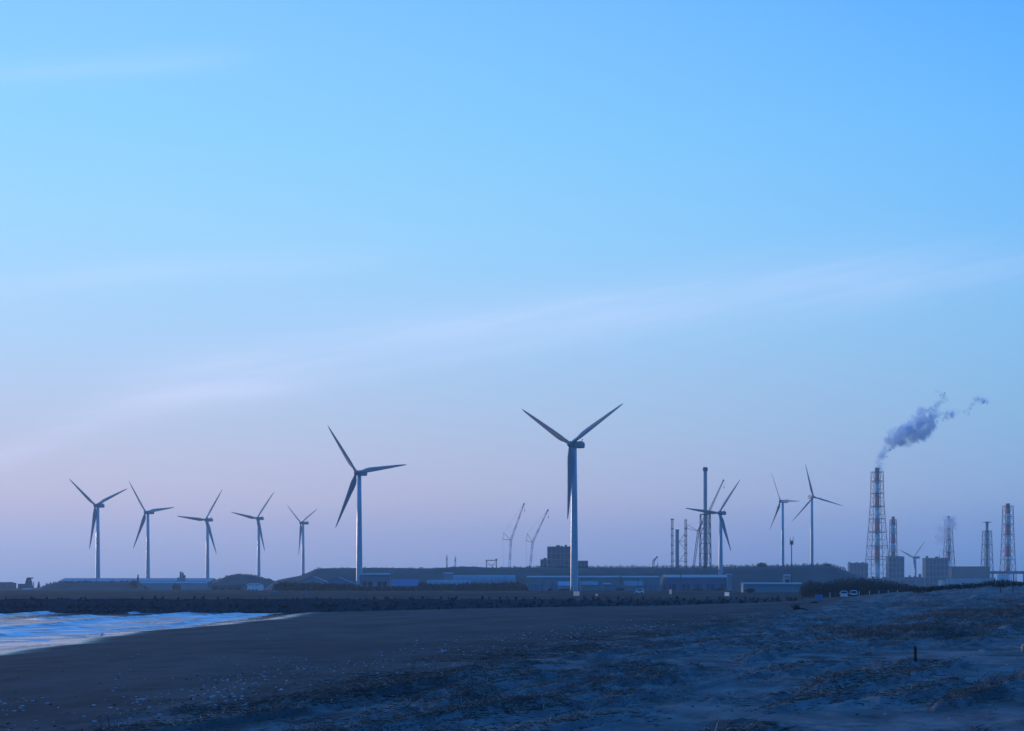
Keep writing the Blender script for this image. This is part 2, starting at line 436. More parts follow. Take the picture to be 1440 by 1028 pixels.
fx = N('ShaderNodeMix', data_type='RGBA'); K(m2.outputs[0], fx.inputs[0]); fx.inputs[6].default_value = (0.38, 0.37, 0.36, 1); fx.inputs[7].default_value = (0.90, 0.86, 0.82, 1); K(fx.outputs[2], mx.inputs[7])
K(mx.outputs[2], p.inputs['Base Color'])
ro = N('ShaderNodeMapRange'); K(fr.outputs[0], ro.inputs[0]); ro.inputs[3].default_value = 0.10; ro.inputs[4].default_value = 0.8; K(ro.outputs[0], p.inputs['Roughness'])
p.inputs['IOR'].default_value = 1.33
bp = N('ShaderNodeBump'); bp.inputs['Strength'].default_value = 0.25; bp.inputs['Distance'].default_value = 0.15; K(n1.outputs[0], bp.inputs['Height']); K(bp.outputs[0], p.inputs['Normal'])
sme.materials.append(m)
sea = bpy.data.objects.new('sea', sme); C.objects.link(sea)
tag(sea, 'pale blue foaming shallow sea washing onto the beach', 'sea', kind='structure')

# ------------------------------------------------------------------ embankment and mounds (terrain)
M_bank = mat('bank_grass', (0.040, 0.042, 0.038), 0.95, 0.35, 0.05, bump=0.3, col2=(0.052, 0.053, 0.048))
def hill(name, crest, Y0, Y1, Y2, Y3, label, zb=1.0, step=3.0, rough=0.8, seed=1):
    """ridge whose crest line is given as (x metres, z metres); rises Y0..Y1, flat to Y2, falls to Y3"""
    xs = np.arange(crest[0][0], crest[-1][0] + step, step); ys = np.concatenate([np.linspace(Y0, Y1, 22), np.linspace(Y1, Y2, 14)[1:], np.linspace(Y2, Y3, 8)[1:]])
    XX, YY = np.meshgrid(xs, ys, indexing='ij')
    cz = np.interp(XX, [c[0] for c in crest], [c[1] for c in crest])
    prof = sstep(Y0, Y1, YY) * (1 - sstep(Y2, Y3, YY))
    ZZ = zb + (cz - zb) * prof + rough * (fbm(XX / 14, YY / 14, seed, 4) - 0.5) * sstep(0.02, 0.3, prof)
    me = grid_mesh(name, np.stack([XX, YY, ZZ], -1))
    if me.polygons[len(me.polygons) // 2].normal.z < 0: me.flip_normals()
    me.materials.append(M_bank)
    o = bpy.data.objects.new(name, me); C.objects.link(o)
    return tag(o, label, 'hill', kind='structure')
EM = 1150.0
emb_px = [(375, 833), (390, 816), (425, 808.5), (447, 799.5), (520, 798.5), (600, 799.5), (655, 797), (700, 798.5), (760, 798), (900, 799), (1000, 799), (1060, 797), (1165, 795.5), (1190, 803), (1216, 815), (1240, 833)]
emb = [(wx(x, EM), wz(y, EM)) for x, y in emb_px]
hill('embankment_hill', emb, 1075, EM, 1330, 1400, 'long flat-topped dark grassy embankment behind the warehouses', seed=4)
hill('mound_hill', [(wx(x, 1250), wz(y, 1250)) for x, y in ((285, 834), (300, 818), (322, 809.5), (335, 808), (352, 809), (375, 814), (400, 822), (420, 834))], 1215, 1250, 1262, 1300, 'low rounded dark mound right of the long blue roofed warehouse', seed=5)
hill('bank_hill', [(wx(x, 1180), wz(y, 1180)) for x, y in ((38, 834), (55, 827), (75, 820.5), (90, 819), (150, 818.5), (190, 818.5), (200, 824), (212, 834))], 1150, 1180, 1190, 1225, 'long low scrubby bank in front of the blue roofed warehouse', seed=6)

# ------------------------------------------------------------------ materials
M_white = mat('turbine_white', (0.42, 0.46, 0.49), 0.22, 0.08, 0.15, spec=0.3)
M_blade = mat('blade_grey', (0.24, 0.25, 0.26), 0.5, 0.06, 0.2)
M_red = mat('mast_red', (0.85, 0.045, 0.030), 0.6, 0.15, 0.2)
M_wpaint = mat('mast_white', (0.82, 0.82, 0.82), 0.6, 0.08, 0.2)
M_steel = mat('steel_grey', (0.085, 0.092, 0.10), 0.6, 0.15, 0.3)
M_dsteel = mat('dark_steel', (0.07, 0.075, 0.085), 0.6, 0.2, 0.3)
M_stackgrey = mat('stack_grey', (0.20, 0.24, 0.24), 0.7, 0.12, 0.2)
M_plant = mat('plant_cladding', (0.050, 0.080, 0.098), 0.8, 0.2, 0.08)
M_plantd = mat('plant_dark', (0.018, 0.026, 0.034), 0.8, 0.2, 0.1)
M_deck = mat('deck_grey', (0.17, 0.20, 0.21), 0.8, 0.25, 0.05)
M_brown = mat('hall_brown', (0.115, 0.085, 0.080), 0.8, 0.15, 0.06)
M_roofblue = mat('roof_blue', (0.11, 0.19, 0.26), 0.6, 0.12, 0.1)
M_wallpale = mat('wall_pale', (0.24, 0.30, 0.32), 0.8, 0.12, 0.1)
M_teal = mat('wall_teal', (0.13, 0.23, 0.25), 0.75, 0.12, 0.08)
M_blue = mat('wall_blue', (0.075, 0.16, 0.26), 0.7, 0.10, 0.08)
M_rooflight = mat('roof_light', (0.16, 0.22, 0.25), 0.6, 0.10, 0.2)
M_cream = mat('wall_cream', (0.62, 0.56, 0.50), 0.8, 0.10, 0.2)
M_wht = mat('white_paint', (0.74, 0.75, 0.76), 0.45, 0.05, 0.5)
M_open = mat('opening_shade', (0.02, 0.022, 0.026), 0.8, 0.2, 0.3)  # near-black colour stands in for the unlit inside of an opening
M_glass = mat('dark_glass', (0.02, 0.025, 0.03), 0.12, 0.1, 0.5)
M_rubber = mat('rubber', (0.015, 0.015, 0.016), 0.9, 0.1, 4)
M_conc = mat('concrete', (0.040, 0.041, 0.044), 0.92, 0.35, 1.2, bump=0.3)
M_concd = mat('dark_concrete', (0.022, 0.023, 0.025), 0.9, 0.3, 0.6)  # darker concrete tone for the core filling gaps behind the tetrapods
M_wood = mat('weathered_wood', (0.026, 0.019, 0.016), 0.9, 0.3, 8, stretch=(1, 1, 0.1), bump=0.4)
M_woodd = mat('dark_driftwood', (0.030, 0.024, 0.022), 0.9, 0.3, 6, bump=0.4)
M_leaf = mat('foliage_dark', (0.022, 0.029, 0.020), 0.9, 0.35, 0.4)
M_leaf2 = mat('foliage_mid', (0.036, 0.044, 0.030), 0.9, 0.35, 0.4)
M_straw = mat('dead_grass', (0.20, 0.155, 0.115), 0.9, 0.35, 3)
M_straw2 = mat('dead_grass_dark', (0.085, 0.068, 0.055), 0.9, 0.35, 3)
M_pale = mat('bleached_straw', (0.34, 0.28, 0.22), 0.9, 0.3, 3)
M_shell = mat('shell', (0.34, 0.35, 0.36), 0.6, 0.2, 8)
M_tan = mat('tan_plastic', (0.36, 0.23, 0.16), 0.6, 0.2, 2)
M_tail = mat('tail_light', (0.30, 0.015, 0.012), 0.25, 0.1, 2)

# ------------------------------------------------------------------ wind turbines
def blade_mesh(Rr, thin=1.0):
    mb = MB(); mb.smooth = True
    st = [(0.00, .023, .023, 0), (.05, .025, .022, 0), (.10, .038, .018, -34), (.17, .049, .015, -27), (.25, .047, .012, -20), (.4, .038, .009, -13), (.6, .028, .0065, -9), (.8, .019, .005, -6), (.94, .011, .0035, -5), (1.0, .0035, .0018, -5)]
    n = 12; rings = []
    for s, ch, th, tw in st:
        if s > .06: ch *= thin; th *= thin
        a = R(tw - 4); ring = []
        for k in range(n):
            q = 2 * math.pi * k / n
            x = ch * Rr * math.cos(q) - (ch - .021) * Rr * 0.45; y = th * Rr * math.sin(q) * (0.8 + 0.4 * math.cos(q))
            ring.append((x * math.cos(a) - y * math.sin(a), x * math.sin(a) + y * math.cos(a) - 0.012 * Rr * s * s, 0.02 * Rr + s * 0.98 * Rr))
        rings.append(ring)
    vs = [v for r in rings for v in r]; fs = []
    for i in range(len(rings) - 1):
        for k in range(n):
            fs.append((i * n + k, i * n + (k + 1) % n, (i + 1) * n + (k + 1) % n, (i + 1) * n + k))
    fs += [tuple(range(n))[::-1], tuple((len(rings) - 1) * n + k for k in range(n))]
    mb.add(vs, fs); return mb
def turbine(hub, tips, tx, Y, zbase, label, face=1, yawfix=None, thin=1.0):
    d = np.array([(t[0] - hub[0], hub[1] - t[1]) for t in tips], float)
    Rp = math.sqrt(2 / 3 * (d[:, 1] ** 2).sum()); Kp = math.sqrt(2 / 3 * (d[:, 0] ** 2).sum())
    k = min(0.98, Kp / Rp) if yawfix is None else math.cos(R(yawfix)); psi = math.acos(k) * face
    Rr = Rp * Y / F
    ph = [math.atan2(d[i, 1] / Rp, d[i, 0] / (Rp * k)) for i in range(3)]
    ph.sort(); base = np.mean([np.unwrap(ph)[i] - i * 2 * math.pi / 3 for i in range(3)])
    az_ = math.atan((tx - 720) / F)
    X = wx(tx, Y); hz = wz(hub[1], Y) - zbase
    root = empty('wind_turbine', (X, Y, zbase), label, 'wind turbine', 'wind turbines along the coast', -psi - az_)
    s = Rr / 40.0; w = 2.15 * s
    mb = MB(); mb.smooth = True
    top = hz - 1.75 * s
    mb.tube([(0, 0, -3), (0, 0, 0), (0, 0, top * 0.33), (0, 0, top * 0.66), (0, 0, top)], [w, w, w * .90, w * .76, w * .62], 24)
    tw = mb.build('tower', M_white, root)
    mb = MB(); mb.box(-0.45 * s, 0.45 * s, -w - 0.06, -w + 0.35, 1.0 * s, 3.2 * s); mb.build('door', M_steel, tw)
    for q in (0.33, 0.66):
        mb = MB()
        rr_ = np.interp(q, [0, .33, .66, 1], [w, w * .9, w * .76, w * .62])
        mb.tube([(0, 0, top * q - 0.12 * s), (0, 0, top * q + 0.12 * s)], [rr_ + 0.02 * s] * 2, 24)
        mb.build('flange', M_white, tw)
    mb = MB()
    # nacelle: bevelled box behind the hub
    sec = [(-1.55, -1.2), (-1.2, -1.7), (1.2, -1.7), (1.55, -1.2), (1.65, 0.9), (1.2, 1.75), (-1.2, 1.75), (-1.65, 0.9)]
    ys = [(-1.9, .72), (-1.2, .95), (0, 1.0), (5.2, 1.0), (7.0, .93), (7.5, .8)]
    vs = [(x * q * s, y * s, hz + z * q * s + 0.0) for y, q in ys for x, z in sec]; fs = []
    for i in range(len(ys) - 1):
        for j in range(8): fs.append((i * 8 + j, i * 8 + (j + 1) % 8, (i + 1) * 8 + (j + 1) % 8, (i + 1) * 8 + j))
    fs += [tuple(range(8)), tuple(len(ys) * 8 - 1 - j for j in range(8))]
    mb.add(vs, fs); nc = mb.build('nacelle', M_blade, root)
    mb = MB(); mb.bar((0.5 * s, 6.3 * s, hz + 1.7 * s), (0.5 * s, 6.3 * s, hz + 3.6 * s), 0.12 * s); mb.bar((-0.4 * s, 6.3 * s, hz + 2.9 * s), (1.3 * s, 6.3 * s, hz + 2.9 * s), 0.07 * s)
    mb.box(-1.0 * s, 1.0 * s, 5.0 * s, 6.0 * s, hz + 1.72 * s, hz + 2.15 * s); mb.build('weather_mast', M_steel, nc)
    mb = MB(); mb.smooth = True
    mb.tube([(0, -1.9 * s, hz), (0, -2.3 * s, hz), (0, -3.6 * s, hz), (0, -4.6 * s, hz), (0, -5.3 * s, hz), (0, -5.6 * s, hz)], [1.2 * s, 1.5 * s, 1.6 * s, 1.35 * s, .8 * s, .1 * s], 20)
    mb.build('hub', M_blade, root)
    b0 = None
    for i in range(3):
        th = math.pi / 2 - (base + i * 2 * math.pi / 3)
        if b0 is None: b0 = b = blade_mesh(Rr, thin).build('blade', M_blade, root)
        else:
            b = b0.copy(); C.objects.link(b); b.parent = root
        b.location = (0, -3.3 * s, hz); b.rotation_euler = (0, th, 0)
    return root
turbine((802, 625), [(733, 573), (875.5, 570), (795, 730)], 807.5, 833, 2.0, 'tallest and nearest white wind turbine, standing in front of the teal warehouse')
turbine((502.5, 665), [(462.5, 598), (571, 654), (471, 743)], 505.3, 1000, 2.5, 'second largest wind turbine, standing right behind the two bay shed')
turbine((135, 711), [(99, 675), (177.5, 686), (123.5, 773)], 137.6, 1419, 2, 'wind turbine furthest left, above the left part of the long blue roof')
turbine((205, 720.5), [(182.5, 678.5), (243, 713), (185, 774)], 208, 1580, 2, 'second turbine from the left, one blade nearly level to its right')
turbine((290, 731), [(248, 728), (312, 687.5), (301, 778)], 291.8, 1692, 2, 'third turbine from the left, rising behind the right end of the blue roof')
turbine((362, 729), [(325, 723), (386, 691.5), (370, 775)], 363.8, 1818, 2, 'fourth turbine from the left, rising behind the rounded mound')
turbine((423, 735.5), [(403.5, 713), (445, 715.5), (416.7, 782)], 426.3, 1955, 2, 'smaller turbine at the left foot of the embankment, blades forming a narrow Y')
turbine((1012.2, 721.5), [(963, 715.8), (1041, 675), (1026, 775)], 1013.5, 1122, wz(806, 1122), 'turbine on the embankment with a blade crossing the tall bare chimney')
turbine((1096.5, 705), [(1085, 666), (1122, 704.3), (1079.5, 747)], 1100.7, 1500, 4, 'turbine just left of the dark telecom mast, seen nearly side on', thin=.8)
turbine((1142.3, 699), [(1131, 653), (1184, 711.5), (1114.5, 734)], 1141.8, 1500, 4, 'turbine just right of the dark telecom mast with very slender blades', face=-1, thin=.62)
turbine((1286.5, 784), [(1304, 760.5), (1269, 773.5), (1291, 818)], 1287.2, 2350, 4, 'tiny distant turbine between the two power plant boiler blocks')

# ------------------------------------------------------------------ chimneys with lattice towers
def lattice(mb, w, z0, z1, n, rd, legs_mb=None, rl=None, diag=True):
    """square lattice: w(z) half width"""
    zs = np.linspace(z0, z1, n + 1)
    cs = lambda z: [(-w(z), -w(z), z), (w(z), -w(z), z), (w(z), w(z), z), (-w(z), w(z), z)]
    for i in range(n + 1):
        c = cs(zs[i])
        for k in range(4): mb.bar(c[k], c[(k + 1) % 4], rd)
        if i < n and diag:
            d = cs(zs[i + 1])
            for k in range(4):
                mid = tuple((np.array(d[k]) + np.array(d[(k + 1) % 4])) / 2)
                mb.bar(c[k], mid, rd * .8); mb.bar(c[(k + 1) % 4], mid, rd * .8)
    if legs_mb is not None:
        for k in range(4):
            for i in range(n): legs_mb[k].bar(cs(zs[i])[k], cs(zs[i + 1])[k], rl)
def chimney(px, Y, top, bot, wtop, wbot, bands, label, frame=None, tip=None, ang=0.1, platforms=(), gframe=None, plain=None):
    """bands: [(row, material index)] from the top; frame: [(row, half width px)] top down"""
    u = Y / F; zb = 3.0
    root = empty('chimney', (wx(px, Y), Y, zb), label, 'chimney', 'power station chimneys', ang)
    Z = lambda row: wz(row, Y) - zb
    mb = MB(); mb.smooth = True
    rows = [b[0] for b in bands] + [bot]
    rad = lambda row: u * (wtop + (wbot - wtop) * (row - top) / (bot - top)) / 2
    for i, (row, mi) in enumerate(bands):
        a, b = rows[i], rows[i + 1]
        mb.tube([(0, 0, Z(b)), (0, 0, Z(a))], [rad(b), rad(a)], 20, mi)
    st = mb.build('stack', [M_red, M_wpaint, M_dsteel, M_stackgrey], root)
    mb = MB(); mb.tube([(0, 0, Z(top) - 0.6 * u), (0, 0, Z(top) + 0.5 * u)], [rad(top) * 1.12] * 2, 20); mb.build('rim', M_dsteel, st)
    if frame:
        fz = [Z(r) for r, _ in frame][::-1]; fw = [h * u for _, h in frame][::-1]
        w = lambda z: float(np.interp(z, fz, fw))
        legs = [MB() for _ in range(4)]; lm = MB()
        n = max(6, int((fz[-1] - fz[0]) / (u * 11.5)))
        lattice(lm, w, fz[0], fz[-1], n, 0.27 * u, legs, 0.50 * u)
        g = gframe or M_steel
        lm.build('lattice_bracing', M_dsteel if gframe is None else g, root)
        for q in legs: q.build('leg', g, root)
        for row in platforms:
            z = Z(row); pm = MB(); h = w(min(max(z, fz[0]), fz[-1])) * 1.08
            ro = rad(row)
            pm.box(-h, h, -h, -ro, z, z + 0.35 * u); pm.box(-h, h, ro, h, z, z + 0.35 * u); pm.box(-h, -ro, -ro, ro, z, z + 0.35 * u); pm.box(ro, h, -ro, ro, z, z + 0.35 * u)
            for sx_ in (-1, 1):
                for sy_ in (-1, 1): pm.bar((sx_ * h, sy_ * h, z), (sx_ * h, sy_ * h, z + 1.3 * u), 0.1 * u)
            for sg in (-1, 1):
                pm.bar((-h, sg * h, z + 1.2 * u), (h, sg * h, z + 1.2 * u), 0.1 * u); pm.bar((sg * h, -h, z + 1.2 * u), (sg * h, h, z + 1.2 * u), 0.1 * u)
            pm.build('platform', M_steel, root)
    return root
chimney(1233.5, 2400, 658.5, 828, 6.2, 8.0, [(658.5, 2), (663.5, 0), (677, 1), (694, 0), (713.5, 1), (730, 0), (749.5, 1), (768, 0), (787, 1)],
        'tallest red and white striped chimney with grey smoke blowing off its top', [(664, 6.6), (700, 7.2), (730, 8.6), (760, 10.6), (790, 12.6), (830, 14)], platforms=(664, 678, 694, 713, 730, 749, 768, 787))
chimney(1256, 2400, 727, 828, 4.2, 5.0, [(727, 0), (739, 1), (752, 0), (764, 1), (777, 0), (790, 1)], 'thin striped chimney rising behind the left boiler block', [(731, 3.4), (775, 4.2), (828, 5.2)], platforms=(731, 777), ang=0.12)
chimney(1334, 2500, 726.5, 828, 3.6, 4.6, [(726.5, 2), (731, 1), (748, 0), (760, 1), (777, 0), (789, 1)], 'striped chimney half hidden by white steam behind the larger boiler block', [(731, 3.8), (760, 4.4), (795, 6.5), (828, 7.5)], platforms=(731, 777), ang=0.12)
chimney(1388, 2350, 734, 828, 3.9, 4.6, [(734, 2), (736, 3)], 'plain grey chimney in a lattice tower beside the brown turbine hall', [(747, 4.7), (770, 5.3), (797, 6.3), (828, 7.0)], platforms=(735, 747, 767, 787), ang=0.1)
chimney(1417.3, 2350, 708.5, 828, 5.2, 6.4, [(708.5, 2), (711, 0), (722, 1), (738, 0), (752, 1), (768, 0), (783, 1), (798, 0), (804, 1)], 'striped chimney nearest the right edge above the pipe bridge', [(712, 5.4), (740, 5.9), (775, 7.0), (828, 9.2)], platforms=(712, 727, 738, 752, 775, 787), ang=0.1)

# bare stack wrapped by an unfinished tower, and the shorter one beside it
Y = 1700.0; u = Y / F
root = empty('tall_bare_chimney', (wx(991.8, Y), Y, 3), 'tall plain blue grey chimney with a wider cap and an unfinished lattice round its foot', 'chimney', 'chimneys being built behind the embankment')
Z = lambda r: wz(r, Y) - 3
mb = MB(); mb.smooth = True; mb.tube([(0, 0, -2), (0, 0, Z(760)), (0, 0, Z(662))], [2.6 * u, 2.6 * u, 2.5 * u], 20); mb.build('stack', M_stackgrey, root)
mb = MB(); mb.smooth = True; mb.tube([(0, 0, Z(663)), (0, 0, Z(661.5)), (0, 0, Z(658.5)), (0, 0, Z(657))], [2.6 * u, 3.6 * u, 3.6 * u, 2.6 * u], 20); mb.build('cap', M_dsteel, root)
mb = MB(); lg = [MB() for _ in range(4)]; wfun = lambda z: float(np.interp(z, [Z(800), Z(723)], [7.5 * u, 6.6 * u]))
lattice(mb, lambda z: wfun(z), Z(806), Z(723), 6, 0.42 * u, lg, 0.62 * u)
mb.build('lattice_bracing', M_dsteel, root)
for q in lg: q.build('leg', M_dsteel, root)
mb = MB(); mb.box(-5 * u, 5 * u, -5 * u, 5 * u, Z(724), Z(723)); mb.build('platform', M_dsteel, root)
root = empty('short_bare_chimney', (wx(952.3, Y), Y, 3), 'short dark chimney stub standing between two scaffold masts', 'chimney', 'chimneys being built behind the embankment')
mb = MB(); mb.smooth = True; mb.tube([(0, 0, -2), (0, 0, Z(745))], [2.6 * u, 2.5 * u], 20); mb.build('stack', M_stackgrey, root)
mb = MB(); mb.tube([(0, 0, Z(746)), (0, 0, Z(744.6))], [2.75 * u] * 2, 20); mb.build('rim', M_dsteel, root)
mb = MB()
for a, b in (((955, 762), (963, 750)), ((955, 762), (964, 774)), ((955, 790), (964, 776)), ((955, 761), (964, 761)), ((955, 789), (964, 789)), ((949.5, 761), (947, 761)), ((949.5, 775), (947, 775)), ((949.5, 788), (947, 788))):
    mb.bar(((a[0] - 952.3) * u, 0, Z(a[1])), ((b[0] - 952.3) * u, 0, Z(b[1])), 0.4 * u)
mb.build('brace', M_dsteel, root)
for px, top, lab in ((945.3, 730, 'left scaffold mast beside the short chimney stub'), (964.2, 731, 'right scaffold mast beside the short chimney stub')):
    r_ = empty('scaffold_mast', (wx(px, Y), Y, 3), lab, 'scaffold', 'scaffold masts by the chimney stub')
    mb = MB(); lattice(mb, lambda z: 1.25 * u, -1, Z(top), 22, 0.22 * u)
    mb.build('lattice_bracing', M_dsteel, r_)
    mb = MB()
    for sx_ in (-1, 1):
        for sy_ in (-1, 1): mb.bar((sx_ * 1.25 * u, sy_ * 1.25 * u, -1), (sx_ * 1.25 * u, sy_ * 1.25 * u, Z(top) + 1), 0.3 * u)
    mb.build('post', M_dsteel, r_)
    for row in (731, 744, 754, 767, 779, 790):
        if row > top:
            mb = MB(); mb.box(-2.1 * u, 2.1 * u, -2.1 * u, 2.1 * u, Z(row), Z(row) + 1.2 * u); mb.build('platform', M_dsteel, r_)

# ------------------------------------------------------------------ cranes
def truss(mb, a, b, w0, w1, n, r, mats=None):
    a, b = Vector(a), Vector(b); d = (b - a).normalized(); u_ = Vector((0, 1, 0)); v_ = d.cross(u_).normalized()
    def ring(t):
        c = a.lerp(b, t); w = w0 + (w1 - w0) * t
        return [c + u_ * w + v_ * w, c - u_ * w + v_ * w, c - u_ * w - v_ * w, c + u_ * w - v_ * w]
    for i in range(n):
        c, e = ring(i / n), ring((i + 1) / n); mi = mats(i) if mats else 0
        for k in range(4):
            mb.bar(c[k], e[k], r, mi=mi); mb.bar(c[k], e[(k + 1) % 4], r * .7, mi=mi); mb.bar(c[k], c[(k + 1) % 4], r * .6, mi=mi)
def luffing_crane(Y, foot, pivot, tip, jack, strut, label, guy=True, dark=False):
    u = Y / F; root = empty('crawler_crane', (wx(foot[0], Y), Y, 3), label, 'crane', 'lattice cranes behind the embankment')
    P = lambda q: Vector(((q[0] - foot[0]) * u, 0, wz(q[1], Y) - 3))
    ms = [M_red, M_wpaint, M_dsteel]
    alt = (lambda i: 2) if dark else (lambda i: (i // 2) % 2)
    mb = MB(); mb.box(-3.2, 3.2, -3.5, 3.5, 1.3, 4.0); bd = mb.build('cab', M_red, root)
    for sg in (-1, 1):
        mb = MB(); mb.prism_x([(-4, 0.2), (-3.4, 0), (3.4, 0), (4, 0.2), (4, 0.9), (3.4, 1.2), (-3.4, 1.2), (-4, 0.9)], sg * 2.9 - 0.6, sg * 2.9 + 0.6); mb.build('track', M_dsteel, root)
    mb = MB(); truss(mb, P((foot[0], HOR - 2)), P(pivot), 1.25 * u, 1.25 * u, 14, 0.33 * u, alt); mb.build('mast', ms, root)
    mb = MB(); truss(mb, P(pivot), P(tip), 1.3 * u, 0.55 * u, 14, 0.31 * u, alt); jb = mb.build('jib', ms, root)
    mb = MB(); mb.box(*(lambda q: (q.x - .9 * u, q.x + .9 * u, -.6 * u, .6 * u, q.z - 1.6 * u, q.z + .6 * u))(P(tip))); mb.build('jib_head', M_dsteel, jb)
    if jack:
        mb = MB(); mb.bar(P(pivot), P(jack), 0.36 * u); mb.bar(P(pivot), P(strut), 0.4 * u); mb.bar(P(jack), P(strut), 0.3 * u); mb.build('rear_strut', M_dsteel if dark else M_red, root)
    mb = MB()
    if jack: mb.bar(P(jack), P(tip), 0.10 * u); mb.bar(P(strut), P((strut[0] + 2, HOR - 6)), 0.10 * u)
    mb.bar(P((tip[0] + 0.6, tip[1])), P((tip[0] + 0.6, tip[1] + 9)), 0.10 * u)
    mb.build('rope', M_dsteel, root)
    q = P((tip[0] + 0.6, tip[1] + 9)); mb = MB(); mb.prism([(q.x - .6 * u, q.z), (q.x + .6 * u, q.z), (q.x + .4 * u, q.z - 2 * u), (q.x, q.z - 2.6 * u), (q.x - .4 * u, q.z - 2 * u)], -.4 * u, .4 * u); mb.build('hook_block', M_dsteel, root)
    return root
luffing_crane(1600, (715, 800), (718.5, 759.5), (737, 708), (708.3, 749.5), (707, 758.5), 'left of the two red and white lattice cranes left of the nearest turbine')
luffing_crane(1600, (743, 800), (749, 762.5), (770.5, 717), (741.5, 750.5), (739.5, 760), 'right of the two red and white lattice cranes left of the nearest turbine')
luffing_crane(1760, (992, 800), (996, 722), (1017.5, 675), None, None, 'thin dark crane jib leaning out behind the tall bare chimney', dark=True)
luffing_crane(1660, (972, 800), (982, 747), (988, 733), (967, 738), (966, 743), 'dark crane with a level rear strut between the two bare chimneys', dark=True)
luffing_crane(2000, (917, 800), (919, 789), (924, 783), None, None, 'faint tiny crane behind the embankment left of the scaffold masts')
luffing_crane(1500, (501, 800), (503, 797), (507.5, 791), None, None, 'crane jib tip poking over the embankment beside the second largest turbine', dark=True)
def stub_mast(px, top, label):
    Y = 1600.0; u = Y / F
    r_ = empty('warning_mast', (wx(px, Y), Y, 3), label, 'mast', 'short striped masts behind the embankment')
    mb = MB(); z1 = wz(top + 4, Y) - 3; n = 9
    for i in range(n): lattice(mb, lambda z: 0.9 * u, z1 * i / n, z1 * (i + 1) / n, 2, 0.3 * u)
    for k, f in enumerate(mb.m): mb.m[k] = (k * 8 // len(mb.m)) % 2
    mb.build('lattice', [M_wpaint, M_red], r_)
    mb = MB(); mb.bar((0, 0, z1), (0, 0, wz(top, Y) - 3), 0.25 * u); mb.build('spike', M_steel, r_)
stub_mast(628.3, 779, 'left of the two short striped masts above the embankment')
stub_mast(640.3, 781, 'right of the two short striped masts above the embankment')
Y = 1450.0; u = Y / F
r_ = empty('steel_gantry', (wx(691, Y), Y, 3), 'square steel portal gantry with cross bracing standing on the embankment skyline', 'gantry')
Z = lambda q: wz(q, Y) - 3
for dx_ in (-7, 7):
    mb = MB(); mb.box(dx_ * u - .5 * u, dx_ * u + .5 * u, -.5 * u, .5 * u, 0, Z(788.5)); mb.box(dx_ * u - .5 * u, dx_ * u + .5 * u, 5.5 * u, 6.5 * u, 0, Z(788.5)); mb.build('leg', M_steel, r_)
mb = MB(); mb.box(-8 * u, 8 * u, -.6 * u, .6 * u, Z(788.4), Z(787.4)); mb.box(-8 * u, 8 * u, 5.4 * u, 6.6 * u, Z(788.4), Z(787.4)); mb.build('beam', M_steel, r_)
mb = MB(); mb.bar((-7 * u, 0, Z(789)), (0, 0, Z(796)), .35 * u); mb.bar((7 * u, 0, Z(789)), (0, 0, Z(796)), .35 * u); mb.bar((-7 * u, 0, Z(794.5)), (7 * u, 0, Z(794.5)), .35 * u); mb.build('cross_brace', M_steel, r_)
mb = MB(); mb.box(5.5 * u, 8.5 * u, -1 * u, 1 * u, Z(787.3), Z(785.8)); mb.build('trolley', M_dsteel, r_)

# ------------------------------------------------------------------ power plant blocks
def block(name, px0, px1, top, Y, depth, label, m=M_plant, floors=6, cols=5, roof=(), cat='building', bay=None, skew=0.0, grp=None, zb=3.0, frame=True):
    u = Y / F; depth *= .45; x0, x1 = wx(px0, Y), wx(px1, Y)
    if px0 > 720 and wx(px0, Y + depth) < x1 - 3: x0 = wx(px0, Y + depth)      # the near side wall shows too
    xc = (x0 + x1) / 2; w = (x1 - x0) / 2; h = wz(top, Y) - zb
    r_ = empty(name, (xc, Y, zb), label, cat, grp, skew)
    mb = MB(); mb.box(-w, w, 0, depth, 0, h); mb.build('wall', m, r_)
    if frame:
        for i in range(1, floors + 1):
            z = h * i / floors; mb = MB(); mb.box(-w - .3 * u, w + .3 * u, -.9 * u, -.02, z - .8 * u, z - .05); mb.build('floor_deck', M_deck, r_)
        for j in range(cols + 1):
            x = -w + 2 * w * j / cols; mb = MB(); mb.box(x - .4 * u, x + .4 * u, -1.15 * u, -.91 * u, 0, h - .02); mb.build('column', M_deck, r_)
        rs = random.Random(px0)
        for i in range(floors):
            for j in range(cols):
                if rs.random() < .55:
                    xa = -w + 2 * w * (j + rs.uniform(.1, .3)) / cols; xb = -w + 2 * w * (j + rs.uniform(.6, .9)) / cols
                    mb = MB(); mb.box(xa, xb, -.3 * u, -.03, h * (i + .15) / floors, h * (i + rs.uniform(.5, .8)) / floors); mb.build('equipment', M_plantd, r_)
    mb = MB(); mb.box(-w - .3 * u, w + .3 * u, -.3 * u, depth + .3 * u, h + .002, h + .5 * u); rf = mb.build('roof', M_plantd, r_)
    for a, b, t in roof:
        mb = MB(); mb.box((a - px0) * u - w, (b - px0) * u - w, depth * .3, depth * .6, h + .5 * u + .002, wz(t, Y) - zb); mb.build('roof_unit', M_plantd, rf)
    return r_
block('boiler_block', 769.5, 806, 769, 1650, 30, 'tall framed plant block behind the embankment beside the nearest turbine', roof=((782, 787, 766.5), (788, 791, 767.5), (794, 797, 766)), floors=7, cols=6)
block('plant_annex', 760, 769, 787, 1650, 20, 'low stepped annex against the left side of the framed plant block', floors=3, cols=2, roof=((764, 768.5, 784.5),))
block('plant_annex', 812, 826.5, 789, 1650, 20, 'low plain annex on the right side of the framed plant block', floors=2, cols=3)
block('boiler_house', 1192, 1220, 792, 2350, 30, 'low grey plant block left of the tallest striped chimney', roof=((1192, 1194, 790), (1202, 1205, 790.5), (1210, 1213, 790.5)), floors=3, cols=5)
